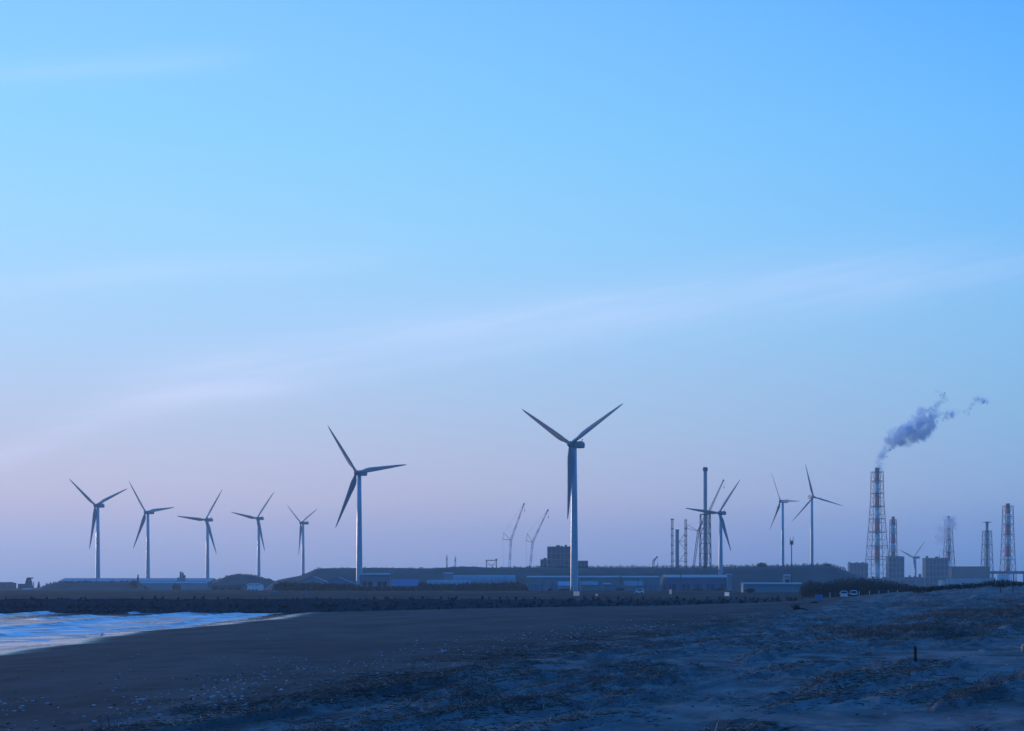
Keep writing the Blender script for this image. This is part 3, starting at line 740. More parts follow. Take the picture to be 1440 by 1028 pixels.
block('boiler_house', 1246, 1271, 783, 2300, 35, 'boiler block between the tallest chimney and the tiny turbine', roof=((1250, 1253, 781.5), (1258, 1264, 781.8)), floors=6, cols=4)
block('boiler_house', 1297, 1333, 785, 2300, 40, 'largest boiler block with a thin steam vent on its roof', roof=((1300, 1302, 781.5), (1313, 1316, 782.5)), floors=5, cols=6)
block('turbine_hall', 1333.3, 1392, 797, 2320, 45, 'long brown windowless hall right of the largest boiler block', m=M_brown, floors=1, cols=2, frame=False)
block('plant_shed', 1271, 1297, 812, 2300, 20, 'low jumbled sheds at the foot of the tiny turbine', floors=2, cols=5, roof=((1277, 1279, 809), (1284, 1287, 810), (1291, 1294, 807)))
block('plant_shed', 1330, 1400, 813, 2250, 20, 'long low blue grey shed in front of the brown hall', m=M_wallpale, floors=1, cols=6, frame=False)
block('plant_shed', 1192, 1300, 814, 2250, 20, 'long low sheds in front of the left plant blocks', m=M_plant, floors=1, cols=9, roof=((1225, 1229, 811), (1240, 1246, 811.5)))
block('white_shed', 1402, 1416, 808.5, 2200, 15, 'small white shed under the pipe bridge', m=M_wht, frame=False)
block('sunlit_house', 1317, 1326, 815.5, 1500, 9, 'small house catching pink sunlight on the dune horizon', m=M_cream, frame=False, skew=-1.0)
Y = 2280.0; u = Y / F
r_ = empty('pipe_bridge', (wx(1418, Y), Y, 3), 'elevated dark pipe bridge running out of the frame right of the brown hall', 'pipe bridge')
Z = lambda q: wz(q, Y) - 3
mb = MB(); mb.box(-25 * u, 60 * u, 0, 4, Z(807), Z(804.2)); mb.build('deck', M_plantd, r_)
mb = MB(); mb.box(-25 * u, 60 * u, .5, 3.5, Z(804.1), Z(803)); mb.build('pipe', M_steel, r_)
for dx_ in (-22, -8, 8, 22, 40):
    mb = MB(); mb.box(dx_ * u - .5 * u, dx_ * u + .5 * u, .5, 3.5, 0, Z(807) - .01); mb.build('pier', M_steel, r_)
mb = MB(); mb.smooth = True
Y = 2290.0; u = Y / F
r_ = empty('steam_vent', (wx(1322.3, Y), Y, wz(785, Y) + .5 * u), 'thin vent pipe on the largest boiler block giving off steam', 'vent pipe')
mb.tube([(0, 6, .03), (0, 6, 3 * u)], [.6 * u, .6 * u], 10); mb.build('pipe', M_dsteel, r_)
mb = MB(); mb.tube([(0, 6, 3 * u), (0, 6, 3.4 * u)], [.75 * u] * 2, 10); mb.build('rim', M_steel, r_)

# ------------------------------------------------------------------ port and farm buildings
def shed(name, px0, px1, top, eave, Y, depth, label, wall=M_wallpale, roof=M_roofblue, ridge='x', zb=None, bot=None, bays=0, grp=None, cat='warehouse', skew=0.0, ribs=0, opening=M_open, hfrac=.55):
    u = Y / F; x0, x1 = wx(px0, Y), wx(px1, Y); w = (x1 - x0) / 2; zb = (wz(bot, Y) if bot else 1.7)
    he, ht = wz(eave, Y) - zb, wz(top, Y) - zb
    if px0 > 760 and wx(px0, Y + depth) < x1 - 3: x0 = wx(px0, Y + depth)
    if px1 < 600 and wx(px1, Y + depth) > x0 + 3: x1 = wx(px1, Y + depth)
    w = (x1 - x0) / 2
    r_ = empty(name, ((x0 + x1) / 2, Y, zb), label, cat, grp, skew)
    t = 0.25
    if ridge == 'x':      # ridge runs across the view: the roof slope faces the camera
        mb = MB(); mb.prism_x([(0, -1.5), (depth, -1.5), (depth, he), (depth / 2, ht - .02), (0, he)], -w, w); wl_ = mb.build('wall', wall, r_)
        mb = MB()
        for sgn, ya in ((1, -.5), (-1, depth + .5)):
            sl = (ht - he) / (depth / 2); ze = he - .5 * sl
            mb.prism_x([(ya, ze + .05), (depth / 2, ht + .05), (depth / 2, ht + .05 + t), (ya, ze + .05 + t)][::sgn], -w - .4, w + .4)
        mb.build('roof', roof, r_)
    else:                 # gable faces the camera
        mb = MB(); mb.prism([(-w, -1.5), (w, -1.5), (w, he), (0, ht - .02), (-w, he)], 0, depth); mb.build('wall', wall, r_)
        mb = MB()
        for sg in (-1, 1):
            sl = (ht - he) / w
            mb.prism([(0, ht + .04), (sg * (w + .5), he - .5 * sl + .04), (sg * (w + .5), he - .5 * sl + .04 + t), (0, ht + .04 + t)][::sg], -.5, depth + .5)
        mb.build('roof', roof, r_)
    if ribs:
        mb = MB(); px_ = []
        for i in range(ribs + 1):
            x = -w + 2 * w * i / ribs; px_ += [(x - .3, -.03), (x - .3, -.22), (x + .3, -.22), (x + .3, -.03)]
        k = len(px_); mb.add([(x, y, 0) for x, y in px_] + [(x, y, he - .3) for x, y in px_], [(i, i + 1, k + i + 1, k + i) for i in range(k - 1)]); mb.build('ribbed_cladding', wall, r_)
    for i in range(bays):
        xa = -w + 2 * w * (i + .18) / bays; xb = -w + 2 * w * (i + .82) / bays
        mb = MB(); mb.box(xa, xb, -.06, -.01, 0, he * hfrac); d_ = mb.build('door', opening, r_)
        mb = MB(); mb.box(xa - .2, xb + .2, -.16, -.07, he * hfrac, he * hfrac + .25); mb.build('lintel', M_steel, d_)
    return r_
shed('port_shed', -50, 23, 818.8, 820.5, 1500, 30, 'grey flat shed at the left edge of the frame', wall=M_plant, roof=M_plant, ribs=12)
shed('low_shed', 31, 48, 827.5, 829.3, 1300, 8, 'low pale blue roof below the hooked loader', wall=M_wallpale, roof=M_rooflight)
shed('long_warehouse', 82, 307, 813.3, 818, 1320, 40, 'very long warehouse with a bright blue roof under four turbines', wall=M_wallpale, roof=M_roofblue, ribs=30, bays=0)
shed('pale_warehouse', 196, 297, 818.8, 820.5, 1240, 20, 'pale long wall standing in front of the blue roofed warehouse', wall=M_wallpale, roof=M_wallpale, ribs=14)
shed('open_shed', 297, 344, 821, 824, 1050, 12, 'dark open-fronted shed right of the pale long wall', wall=M_plant, roof=M_plantd, bays=4, hfrac=.75)  # its door panels are open bays, interior shade put into their colour
shed('white_box_building', 347, 367, 821, 822.2, 1000, 8, 'small white box building with its left end catching pink light', wall=M_wht, roof=M_rooflight, bays=3, hfrac=.35, skew=-.25, opening=M_steel)
shed('gabled_shed', 420, 462, 811, 819, 960, 14, 'left pale blue gabled shed behind the dark pines', ridge='y', wall=M_wallpale, roof=M_blue)
shed('gabled_shed', 452, 500, 812, 821, 990, 14, 'right blue gabled shed left of the second largest turbine', ridge='y', wall=M_blue, roof=M_blue)
shed('two_bay_shed', 506.5, 549.5, 806.5, 808.5, 900, 9, 'pale blue two bay shed at the foot of the second largest turbine', wall=M_rooflight, roof=M_rooflight, bays=2, hfrac=.5, ribs=4, bot=828)
shed('blue_roof_barn', 551, 590, 815, 824, 930, 12, 'dark blue roof just right of the two bay shed', wall=M_blue, roof=M_blue)
shed('farm_hut', 624, 637, 805.5, 807.5, 1040, 5, 'tiny pale hut on the face of the embankment', wall=M_wallpale, roof=M_rooflight, bot=812)
def barn(px0, px1, top, Y, depth, label, n=3):
    u = Y / F; x0, x1 = wx(px0, Y), wx(px1, Y); w = (x1 - x0) / 2; zb = 1.7; h = wz(top, Y) - zb
    r_ = empty('arched_barn', ((x0 + x1) / 2, Y, zb), label, 'barn', 'pale arched barns behind the pines')
    for i in range(n):
        d0 = depth * i / n
        prof = [(d0, -1.5)] + [(d0 + depth / n * (.5 - .5 * math.cos(math.pi * k / 12)), h * (.55 + .45 * math.sin(math.pi * k / 12))) for k in range(13)] + [(d0 + depth / n, -1.5)]
        mb = MB(); mb.prism_x(prof, -w, w); o = mb.build('arched_hall', M_wallpale, r_)
        mb = MB()
        for j in range(9):
            x = -w + 2 * w * (j + .5) / 9
            mb.prism_x([(a - .05 if a < d0 + depth / n / 2 else a + .05, b + .06) for a, b in prof], x - .15, x + .15)
        mb.build('hoop', M_rooflight, o)
barn(600, 662, 815.5, 950, 24, 'left pale arched barn behind the pines')
barn(637, 725, 808.5, 985, 30, 'right and taller pale arched barn behind the pines')
shed('teal_warehouse', 742, 928, 810, 812.5, 950, 45, 'broad pale teal warehouse behind the nearest turbine', wall=M_teal, roof=M_teal, ribs=22, bays=7, hfrac=.5, opening=M_blue)
shed('blue_warehouse', 929, 1026, 808.5, 812.5, 960, 40, 'long deep blue warehouse with a pale eave band below the embankment turbine', wall=M_blue, roof=M_rooflight, ribs=13, bays=5, hfrac=.55, opening=M_plant)
shed('warehouse_end_block', 1022.5, 1029, 808, 809, 956, 3.8, 'narrow pale end block closing the blue warehouse', wall=M_wallpale, roof=M_wallpale, cat='building')
shed('roadside_shed', 785, 804, 818, 823.5, 905, 8, 'small shed with a bright blue roof left of the nearest turbine tower', wall=M_wallpale, roof=mat('bright_blue_roof', (0.15, 0.32, 0.44), .5, .1, .2), bays=1)
shed('roadside_shed', 816, 840, 818, 822.5, 910, 8, 'shed with a pale roof right of the nearest turbine tower', wall=M_teal, roof=M_rooflight)
shed('roadside_shed', 848, 859, 820.2, 822, 915, 6, 'smallest pale roofed shed in front of the teal warehouse', wall=M_teal, roof=M_rooflight)
shed('roadside_shed', 878, 903, 817.5, 823.5, 908, 8, 'long sloping roofed shed in front of the right half of the teal warehouse', wall=M_teal, roof=M_rooflight)
shed('long_low_store', 1042, 1128, 820, 822, 640, 8, 'long low pale store left of the scrub by the parked cars', wall=M_wallpale, roof=M_wallpale, ribs=8, bot=834)
shed('hill_house', 1101, 1111.5, 808, 810, 1075, 6, 'small pale house on the embankment slope below the telecom mast', wall=M_wallpale, roof=M_rooflight, bays=1, cat='house', bot=822)

# silo group on the blue roof
Y = 1318.0; u = Y / F
r_ = empty('silo_group', (wx(255.5, Y), Y - 3, 1.7), 'little silo tower sticking up through the long blue roof', 'silo')
Z = lambda q: wz(q, Y) - 1.7
mb = MB(); mb.box(-5.5 * u, 5.5 * u, 0, 3.0, 0, Z(812)); mb.build('base', M_wallpale, r_)
for dx_, t in ((-.6, 804), (2.2, 805), (4.6, 808.5)):
    mb = MB(); mb.smooth = True; mb.tube([(dx_ * u, 1.5, Z(812) + .003), (dx_ * u, 1.5, Z(t + 1)), (dx_ * u, 1.5, Z(t))], [1.2 * u, 1.2 * u, .5 * u], 12); mb.build('silo', M_steel, r_)
mb = MB(); mb.bar((-1.6 * u, .2, Z(812)), (-1.6 * u, .2, Z(804)), .25 * u); mb.bar((-1.6 * u, .2, Z(804)), (3 * u, .2, Z(803.6)), .25 * u); mb.build('chute', M_dsteel, r_)
# hooked loader
Y = 1450.0; u = Y / F
r_ = empty('port_loader', (wx(40, Y), Y, 1.7), 'dark hooked loader tower at the port right of the flat grey shed', 'loader')
Z = lambda q: wz(q, Y) - 1.7
mb = MB(); mb.prism([(-6 * u, 0), (6 * u, 0), (3.5 * u, Z(820)), (2 * u, Z(813.5)), (-1 * u, Z(813.5)), (-2.5 * u, Z(819))], -4, 4); mb.build('tower', M_plant, r_)
mb = MB(); mb.prism([(-1.2 * u, Z(814)), (5.4 * u, Z(813.8)), (5.6 * u, Z(812.3)), (0.2 * u, Z(812.0)), (-1.2 * u, Z(813))], -3, 3); mb.build('head', M_plantd, r_)
mb = MB(); mb.bar((5 * u, 0, 0), (5 * u, 0, Z(818)), .4 * u); mb.bar((7.2 * u, 0, 0), (7.2 * u, 0, Z(818.5)), .7 * u); mb.build('post', M_steel, r_)
mb = MB(); mb.box(-13 * u, -6 * u, -4, 4, 0, Z(821)); mb.build('machine_house', M_plant, r_)

# masts and poles
def telecom():
    Y = 900.0; u = Y / F; r_ = empty('telecom_mast', (wx(1113.2, Y), Y, 2), 'dark telecom mast with antennas at its head, between two turbines', 'telecom mast')
    Z = lambda q: wz(q, Y) - 2
    mb = MB(); mb.smooth = True; mb.tube([(0, 0, -1), (0, 0, Z(764))], [.95 * u, .6 * u], 10); mb.build('pole', M_dsteel, r_)
    for q in (765.5, 761):
        mb = MB(); mb.tube([(0, 0, Z(q)), (0, 0, Z(q) + .35)], [2.2 * u] * 2, 12); mb.build('platform', M_dsteel, r_)
    for k, (a, t, b) in enumerate(((0.2, 754.5, 766), (2.2, 759, 767), (3.4, 755.5, 766), (5.2, 760, 766.5))):
        mb = MB(); x, y = 2.4 * u * math.cos(a + 2.9 * (k > 9)), 2.4 * u * math.sin(a); mb.box(x - .25 * u, x + .25 * u, y - .25 * u, y + .25 * u, Z(b), Z(t)); mb.build('antenna', M_dsteel, r_)
    mb = MB(); mb.box(-1.4 * u, 1.4 * u, -1.4 * u, 1.4 * u, Z(764.5), Z(761.3)); mb.build('radio_box', M_dsteel, r_)
telecom()
POLES = [(763.3, 818, 'left of the bright blue roofed shed'), (776.5, 817, 'just left of the bright blue roof'), (818, 811.5, 'right of the nearest turbine tower'), (872.6, 809, 'taller one before the teal warehouse'),
         (897, 813, 'before the right end of the teal warehouse'), (909, 814, 'where the teal and blue warehouses meet'), (957, 808, 'in front of the blue warehouse')]
for px, top, where in POLES:
    Y = 880.0; u = Y / F; r_ = empty('utility_pole', (wx(px, Y), Y, 2), 'thin dark utility pole ' + where, 'utility pole', 'utility poles in front of the warehouses')
    mb = MB(); mb.bar((0, 0, -1), (0, 0, wz(top, Y) - 2), .2, .14, 8); mb.build('pole', M_dsteel, r_)
    mb = MB(); z = wz(top, Y) - 2.7; mb.box(-.9, .9, -.12, .12, z, z + .14); mb.box(-.6, .6, -.12, .12, z - .8, z - .67); mb.build('crossarm', M_dsteel, r_)
# boxes, boards and vehicles in front of the warehouses
def sign_board(px0, px1, top, bot, Y, label, m, cat='signboard', name='sign_board'):
    x0, x1 = wx(px0, Y), wx(px1, Y); z0, z1 = wz(bot, Y), wz(top, Y); zg = min(gz((x0 + x1) / 2, Y), z0)
    lit = m is M_cream or m is M_wht; r_ = empty(name, ((x0 + x1) / 2, Y, zg), label, cat, None, R(-58) if lit else -.12); w = (x1 - x0) / 2 * (1.75 if lit else 1)
    mb = MB(); mb.box(-w, w, -.06, .06, z0 - zg + .15, z1 - zg); pn = mb.build('panel', m, r_)
    for sg in (-1, 1):
        mb = MB(); mb.box(sg * w * .8 - .06, sg * w * .8 + .06, .065, .18, -.4, z1 - zg - .1); mb.build('leg', M_steel, r_)
    mb = MB(); mb.box(-w - .05, w + .05, -.1, .1, z1 - zg + .002, z1 - zg + .08); mb.build('top_rail', M_steel, r_)
    return r_
sign_board(806.5, 815, 831.5, 838.5, 420, 'pale pinkish board lit by the sun at the foot of the nearest turbine', M_cream)
sign_board(837.8, 840.6, 835, 838.7, 420, 'small cream post board right of the lit pinkish board', M_cream)
sign_board(1019.5, 1025, 832.8, 839, 420, 'small white board below the right end of the blue warehouse', M_wht)
sign_board(941.5, 944.5, 829, 836, 450, 'narrow pinkish board left of the small white board', M_cream)

def car(loc, rz, W, Lg, H, label, group, bodym, hatch, van=False):
    """rear at -y; profile in y,z"""
    r_ = empty('parked_car', loc, label, 'car', group, rz)
    hw = W / 2; gl = .28; bl = H * (.60 if not van else .55)
    prof = [(-Lg / 2, gl + .12), (-Lg / 2 + .02, bl * .92), (-Lg / 2 + .10, bl), (Lg / 2 - (1.0 if not van else .45), bl * .98), (Lg / 2 - .12, bl * .80), (Lg / 2, bl * .55), (Lg / 2 - .02, gl + .1), (Lg / 2 - .2, gl), (-Lg / 2 + .2, gl)]
    mb = MB(); mb.prism_x(prof, -hw, hw); b = mb.build('body', bodym, r_)
    bv = b.modifiers.new('bevel', 'BEVEL'); bv.width = .06; bv.segments = 3
    # cabin: narrower toward the roof
    yb0, yb1 = -Lg / 2 + .12, Lg / 2 - (1.15 if not van else .5); yr0, yr1 = -Lg / 2 + (.42 if hatch else .7), Lg / 2 - (1.9 if not van else 1.0)
    a, t = hw - .05, hw - .20
    vs = [(-a, yb0, bl - .01), (a, yb0, bl - .01), (a, yb1, bl - .03), (-a, yb1, bl - .03), (-t, yr0, H), (t, yr0, H), (t, yr1, H), (-t, yr1, H)]
    mb = MB(); mb.add(vs, [(0, 3, 2, 1), (4, 5, 6, 7), (0, 1, 5, 4), (1, 2, 6, 5), (2, 3, 7, 6), (3, 0, 4, 7)]); cb = mb.build('cabin', bodym, r_)
    bv = cb.modifiers.new('bevel', 'BEVEL'); bv.width = .07; bv.segments = 3
    def on(p0, p1, p2, p3, s0, s1, t0, t1, off):
        P = [Vector(p) for p in (p0, p1, p2, p3)]
        q = lambda s_, t_: P[0].lerp(P[1], s_).lerp(P[3].lerp(P[2], s_), t_)
        n = (P[1] - P[0]).cross(P[3] - P[0]).normalized() * off
        m_ = MB(); c = [q(s0, t0), q(s1, t0), q(s1, t1), q(s0, t1)]
        m_.add([v + n for v in c] + [v - n * 2 for v in c], [(0, 1, 2, 3), (7, 6, 5, 4), (0, 4, 5, 1), (1, 5, 6, 2), (2, 6, 7, 3), (3, 7, 4, 0)]); return m_
    on(vs[0], vs[1], vs[5], vs[4], .07, .93, .10, .86, .012).build('rear_window', M_glass, r_)
    on(vs[2], vs[3], vs[7], vs[6], .06, .94, .08, .9, .012).build('windscreen', M_glass, r_)
    on(vs[1], vs[2], vs[6], vs[5], .10, .90, .12, .86, .012).build('side_window', M_glass, r_)
    on(vs[3], vs[0], vs[4], vs[7], .10, .90, .12, .86, .012).build('side_window', M_glass, r_)
    mb = MB(); mb.box(-hw + .04, hw - .04, -Lg / 2 - .09, -Lg / 2 + .05, gl + .02, gl + .34); bm = mb.build('rear_bumper', bodym if hatch else M_rubber, r_)
    mb = MB(); mb.box(-.17, .17, -Lg / 2 - .012, -Lg / 2 + .03, gl + .46, gl + .63); mb.build('number_plate', M_wht, r_)
    for sg in (-1, 1):
        x = sg * (hw - .13); mb = MB(); mb.box(x - .10, x + .10, -Lg / 2 - .025, -Lg / 2 + .12, bl * .66, bl * .97); mb.build('tail_light', M_tail, r_)
        mb = MB(); x = sg * (hw + .07); mb.box(x - .09, x + .09, Lg / 2 - 1.55, Lg / 2 - 1.42, bl + .0, bl + .16); mb.build('wing_mirror', bodym, r_)
        for y in (-Lg / 2 + .72, Lg / 2 - .78):
            mb = MB(); mb.smooth = False; mb.tube([(sg * (hw - .20), y, .31), (sg * (hw + .01), y, .31)], [.31, .31], 20); w_ = mb.build('wheel', M_rubber, r_)
            mb = MB(); mb.tube([(sg * (hw - .02), y, .31), (sg * (hw + .022), y, .31)], [.19, .19], 14); mb.build('rim', M_steel, w_)
    return r_
YC = 345.0
for px, W, Lg, H, lab, hatch, van in ((1187, 1.70, 4.2, 1.52, 'left of the two parked white cars, larger dark rear window', True, False), (1200.7, 1.66, 4.3, 1.60, 'right of the two parked white cars, with a darker lower bumper', False, True)):
    x = wx(px, YC); car((x, YC, gz(x, YC)), -math.atan((px - 720) / F), W, Lg, H, lab, 'white cars parked behind the beach', M_wht, hatch, van)
x = wx(899, 560.0); car((x, 560, gz(x, 560)), R(80), 1.6, 3.3, 1.75, 'small white van far behind the breakwater, right of the lit pinkish board', None, M_wht, True, True)
def small_boat(px, Y, ln, label):
    x = wx(px, Y); r_ = empty('small_boat', (x, Y, gz(x, Y)), label, 'boat', 'small boats drawn up behind the breakwater', R(random.uniform(-8, 8)))
    h = ln / 2; sec = [(-h, .30, .55), (-h * .4, .62, .5), (h * .2, .68, .5), (h * .7, .42, .62), (h, .04, .8)]
    vs = []; fs = []
    for x_, w_, z_ in sec: vs += [(x_, -w_, z_ + .35), (x_, -w_ * .6, .12), (x_, w_ * .6, .12), (x_, w_, z_ + .35)]
    for i in range(len(sec) - 1):
        for k in range(4): fs.append((i * 4 + k, i * 4 + (k + 1) % 4, (i + 1) * 4 + (k + 1) % 4, (i + 1) * 4 + k))
    fs += [(0, 3, 2, 1), tuple(len(sec) * 4 - 4 + k for k in range(4))]
    mb = MB(); mb.add(vs, fs); mb.build('hull', M_wallpale, r_)
    mb = MB(); mb.prism([(-h * .1, .85), (h * .35, .88), (h * .25, 1.35), (-h * .05, 1.35)], -.4, .4); mb.build('cabin', M_wallpale, r_)
    mb = MB(); mb.bar((0, 0, 1.33), (0, 0, 2.1), .05); mb.build('mast', M_steel, r_)
small_boat(384.5, 560, 3.9, 'small white boat drawn up left of the pine belt edge')
small_boat(429.5, 560, 2.6, 'smaller white boat drawn up in front of the pine belt')

# ------------------------------------------------------------------ beach furniture
def hpos(px, py): return hit(px, py)
q = hit(1287, 930.5); s = q.y / F
r_ = empty('wooden_post', q, 'short dark wooden post standing alone in the sand', 'post')
mb = MB(); mb.smooth = False; w = 2.1 * s
mb.tube([(0, 0, -.3), (0.005, 0, .15), (0, 0.004, 21.0 * s), (0, 0.004, 22.0 * s)], [w * 1.05, w, w * .95, w * .8], 9); mb.build('shaft', M_wood, r_)
mb = MB(); mb.tube([(0.01, 0, 17.5 * s), (0.01, 0, 18.6 * s)], [w * 1.08] * 2, 9); mb.build('rope_band', M_woodd, r_)
for px, top, bot, lab in ((1407, 821.5, 834, 'left of the two thin dark stakes on the dune'), (1424.5, 818.5, 833.5, 'right of the two thin dark stakes on the dune')):
    q = hit(px, bot); s = q.y / F
    r_ = empty('dune_stake', q, lab, 'stake', 'thin stakes on the dune')
    mb = MB(); mb.tube([(0, 0, -.3), (.02, 0, (bot - top) * s)], [.6 * s, .5 * s], 7); mb.build('shaft', M_woodd, r_)
    mb = MB(); mb.tube([(.02, 0, (bot - top) * s * .9), (.02, 0, (bot - top) * s * .93)], [.72 * s] * 2, 7); mb.build('band', M_wood, r_)
# driftwood stump with a root
q = hit(1120, 857.5); s = q.y / F
r_ = empty('driftwood_stump', q, 'black driftwood stump with jagged roots lying on the upper beach', 'driftwood')
mb = MB()
rs = random.Random(3)
mb.tube([(-4 * s, 0, 0), (-2 * s, 0, 2.2 * s), (2 * s, .1, 3 * s), (5 * s, .1, 1.5 * s)], [2.2 * s, 3.0 * s, 2.8 * s, 1.4 * s], 9)
for a in range(15):
    an = rs.uniform(.3, 2.9); ln = rs.uniform(3, 8) * s; b0 = Vector((rs.uniform(-3, 2) * s, rs.uniform(-.3, .3), 2.5 * s)); d = Vector((math.cos(an), rs.uniform(-.5, .5), math.sin(an))) * ln
    mb.tube([b0, b0 + d * .5 + Vector((rs.uniform(-1, 1) * s, 0, 0)), b0 + d], [1.2 * s, .7 * s, .2 * s], 6)
mb.build('roots', M_woodd, r_)
mb = MB(); mb.tube([(3 * s, 0, 2 * s), (9 * s, .2, 1.6 * s), (17 * s, .4, .4 * s)], [1.3 * s, 1.0 * s, .5 * s], 8); mb.build('trunk', M_woodd, r_)
q = hit(1145, 848); s = q.y / F
r_ = empty('driftwood_log', q, 'thin dark log on the sand left of the blue board', 'driftwood')
mb = MB(); mb.tube([(-6 * s, 0, .2 * s), (0, 0, 1.1 * s), (6 * s, 0, .8 * s)], [.7 * s, 1.1 * s, .7 * s], 8); mb.build('trunk', M_woodd, r_)
mb = MB(); mb.tube([(1 * s, 0, 1.1 * s), (2.5 * s, -.1, 2.3 * s)], [.5 * s, .15 * s], 6); mb.build('branch', M_woodd, r_)
# blue board and white rail by the cars
q = hit(1151.5, 846.5); sgn = sign_board(1146.2, 1157, 836, 845, q.y, 'faded blue board on short legs left of the white rail', mat('board_blue', (0.10, 0.22, 0.34), .7, .15, 1))
Yf = 330.0
x0, x1 = wx(1167.2, Yf), wx(1262, Yf)
r_ = empty('beach_rail', (x0, Yf, 0), 'low white tube rail beside and behind the parked white cars', 'railing')
posts = [1167.2, 1208.4, 1222.5, 1236, 1249, 1262]
for px in posts:
    x = wx(px, Yf); g = gz(x, Yf); mb = MB(); mb.bar((x - x0, 0, g - .3), (x - x0, 0, g + 1.15), .05, n=8); mb.build('post', M_wht, r_)
for hh in (1.10, .6):
    mb = MB()
    for a, b in zip(posts[:-1], posts[1:]):
        xa, xb = wx(a, Yf), wx(b, Yf); mb.bar((xa - x0, 0, gz(xa, Yf) + hh), (xb - x0, 0, gz(xb, Yf) + hh), .028, n=6)
    mb.build('rail', M_steel, r_)
# long sticks stuck in the blown sand, and a tan float at the right edge
for (ax, ay), (bx, by), lab in (((1371, 962), (1394, 944), 'left of two long slanting sticks in the foreground sand'), ((1391, 964), (1412, 943), 'right of two long slanting sticks in the foreground sand')):
    q = hit(ax, ay); s = q.y / F
    r_ = empty('leaning_stick', q, lab, 'stick', 'slanting sticks in the sand')
    mb = MB(); e = Vector(((bx - ax) * s, .25, (ay - by) * s * .9)); mb.tube([Vector((-.05, 0, -.08)), e * .5 + Vector((0, 0, .02)), e], [.014, .011, .006], 6); mb.build('shaft', M_straw2, r_)
    mb = MB(); mb.tube([e * .6, e * .6 + Vector((.10, .03, .06))], [.007, .003], 5); mb.build('twig', M_straw2, r_)
q = hit(1441, 917); s = q.y / F
r_ = empty('plastic_float', q, 'tan weathered float half out of the frame at the right edge', 'float', None, .3)
mb = MB(); mb.smooth = True; mb.tube([(0, 0, -.02), (0, 0, .04), (0, 0, 7 * s), (0, 0, 10 * s), (0, 0, 11.5 * s)], [3.0 * s, 4.6 * s, 5.2 * s, 4.2 * s, 1.2 * s], 16); mb.build('body', M_tan, r_)
mb = MB(); mb.tube([(0, 0, 11.4 * s), (0, 0, 13 * s)], [.9 * s, .8 * s], 10); mb.build('neck', M_tan, r_)

# ------------------------------------------------------------------ breakwater of concrete tetrapods
mb = MB()
LEGS = [(0, 0, 1), (.943, 0, -.333), (-.471, .816, -.333), (-.471, -.816, -.333)]
for l in LEGS: mb.tube([(0, 0, 0), tuple(c * .45 for c in l), tuple(c * 1.38 for c in l), tuple(c * 1.45 for c in l)], [.42, .50, .31, .24], 10)
proto = mb.build('tetrapod', M_conc)
tag(proto, 'dark concrete tetrapod heaped with the others in the breakwater across the beach', 'tetrapod', 'tetrapods of the breakwater')
rs = random.Random(5); first = True
def tet(x, y, z, sc_):
    global first
    o = proto if first else proto.copy()
    if not first: C.objects.link(o)
    first = False
    o.location = (x, y, z); o.rotation_euler = (rs.uniform(-.7, .7) + (math.pi if rs.random() < .3 else 0), rs.uniform(-.7, .7), rs.uniform(0, 6.28)); o.scale = (sc_,) * 3
def crest_z(x): return float(np.interp(x, [-140, -20, 5, 30, 58], [3.15, 3.1, 3.05, 3.0, 3.0]))
x = -112.0
while x < 57:
    g = max(0.0, gz(x, 306)); top = crest_z(x); thick = top - g
    for row, (yy, fz) in enumerate(((304.5, .22), (306.6, .56), (309.0, .84))):
        z = g + thick * fz - .25
        if row == 0 and thick < 1.3: continue
        tet(x + rs.uniform(-.7, .7), yy + rs.uniform(-.6, .6), z + rs.uniform(-.30, .06), rs.uniform(.46, .70))
    x += 1.66
mb = MB()
xs = np.arange(-150, 60, 2.0); n = len(xs); vs = []; fs = []
for i, x in enumerate(xs):
    g = max(-1.0, gz(x, 306) - .5); t = crest_z(x) - .40 + .16 * rs.uniform(-1, 1)
    vs += [(x, 303.6, g), (x, 305.2, g + (t - g) * .35), (x, 308.4, t), (x, 312, t), (x, 317, g)]
for i in range(n - 1):
    for k in range(4): fs.append((i * 5 + k, (i + 1) * 5 + k, (i + 1) * 5 + k + 1, i * 5 + k + 1))
mb.add(vs, fs)
tag(mb.build('breakwater_core', M_concd), 'dark rubble core beneath the tetrapods of the breakwater', 'breakwater', kind='structure')

# ------------------------------------------------------------------ trees, scrub and grass
def belt(name, px0, px1, top, Y, n, label, hmin, hmax, m=None, jitter=10, leafn=120, size=.6, kind='stuff', pointed=True, cat='trees', base=None):
    mb = MB(); rs = random.Random(int(px0))
    for i in range(n):
        px = px0 + (px1 - px0) * (i + rs.random()) / n; yy = Y + rs.uniform(-jitter, jitter)
        x = wx(px, yy); t = np.interp(px, [a for a, _ in top], [b for _, b in top]) + rs.uniform(-1.2, 3.0)
        zt = wz(t, yy); g = base(x, yy) if base else 1.8; h = max(1.0, zt - g)
        r0 = rs.uniform(hmin, hmax)
        mb.tube([(x, yy, g - .4), (x + rs.uniform(-.2, .2), yy, g + h * .8)], [.16, .05], 5)
        if pointed:
            for k in range(4):
                f = k / 4; mb.leaves((x, yy, g + h * (.22 + .7 * f)), (r0 * (1 - .75 * f), r0 * (1 - .75 * f), h * .17), leafn // 4, size * (1 - .4 * f), rs.randrange(2), .2)
        else:
            mb.leaves((x, yy, g + h * .52), (r0, r0, h * .5), leafn, size, rs.randrange(2), .3)
    o = mb.build(name, [M_leaf, M_leaf2], None); return tag(o, label, cat, kind=kind)
belt('pine_belt', 386, 505, [(386, 818), (400, 816), (420, 817), (440, 816), (470, 818.5), (505, 820)], 880, 110, 'dark pine belt in front of the gabled sheds', 1.3, 2.1)
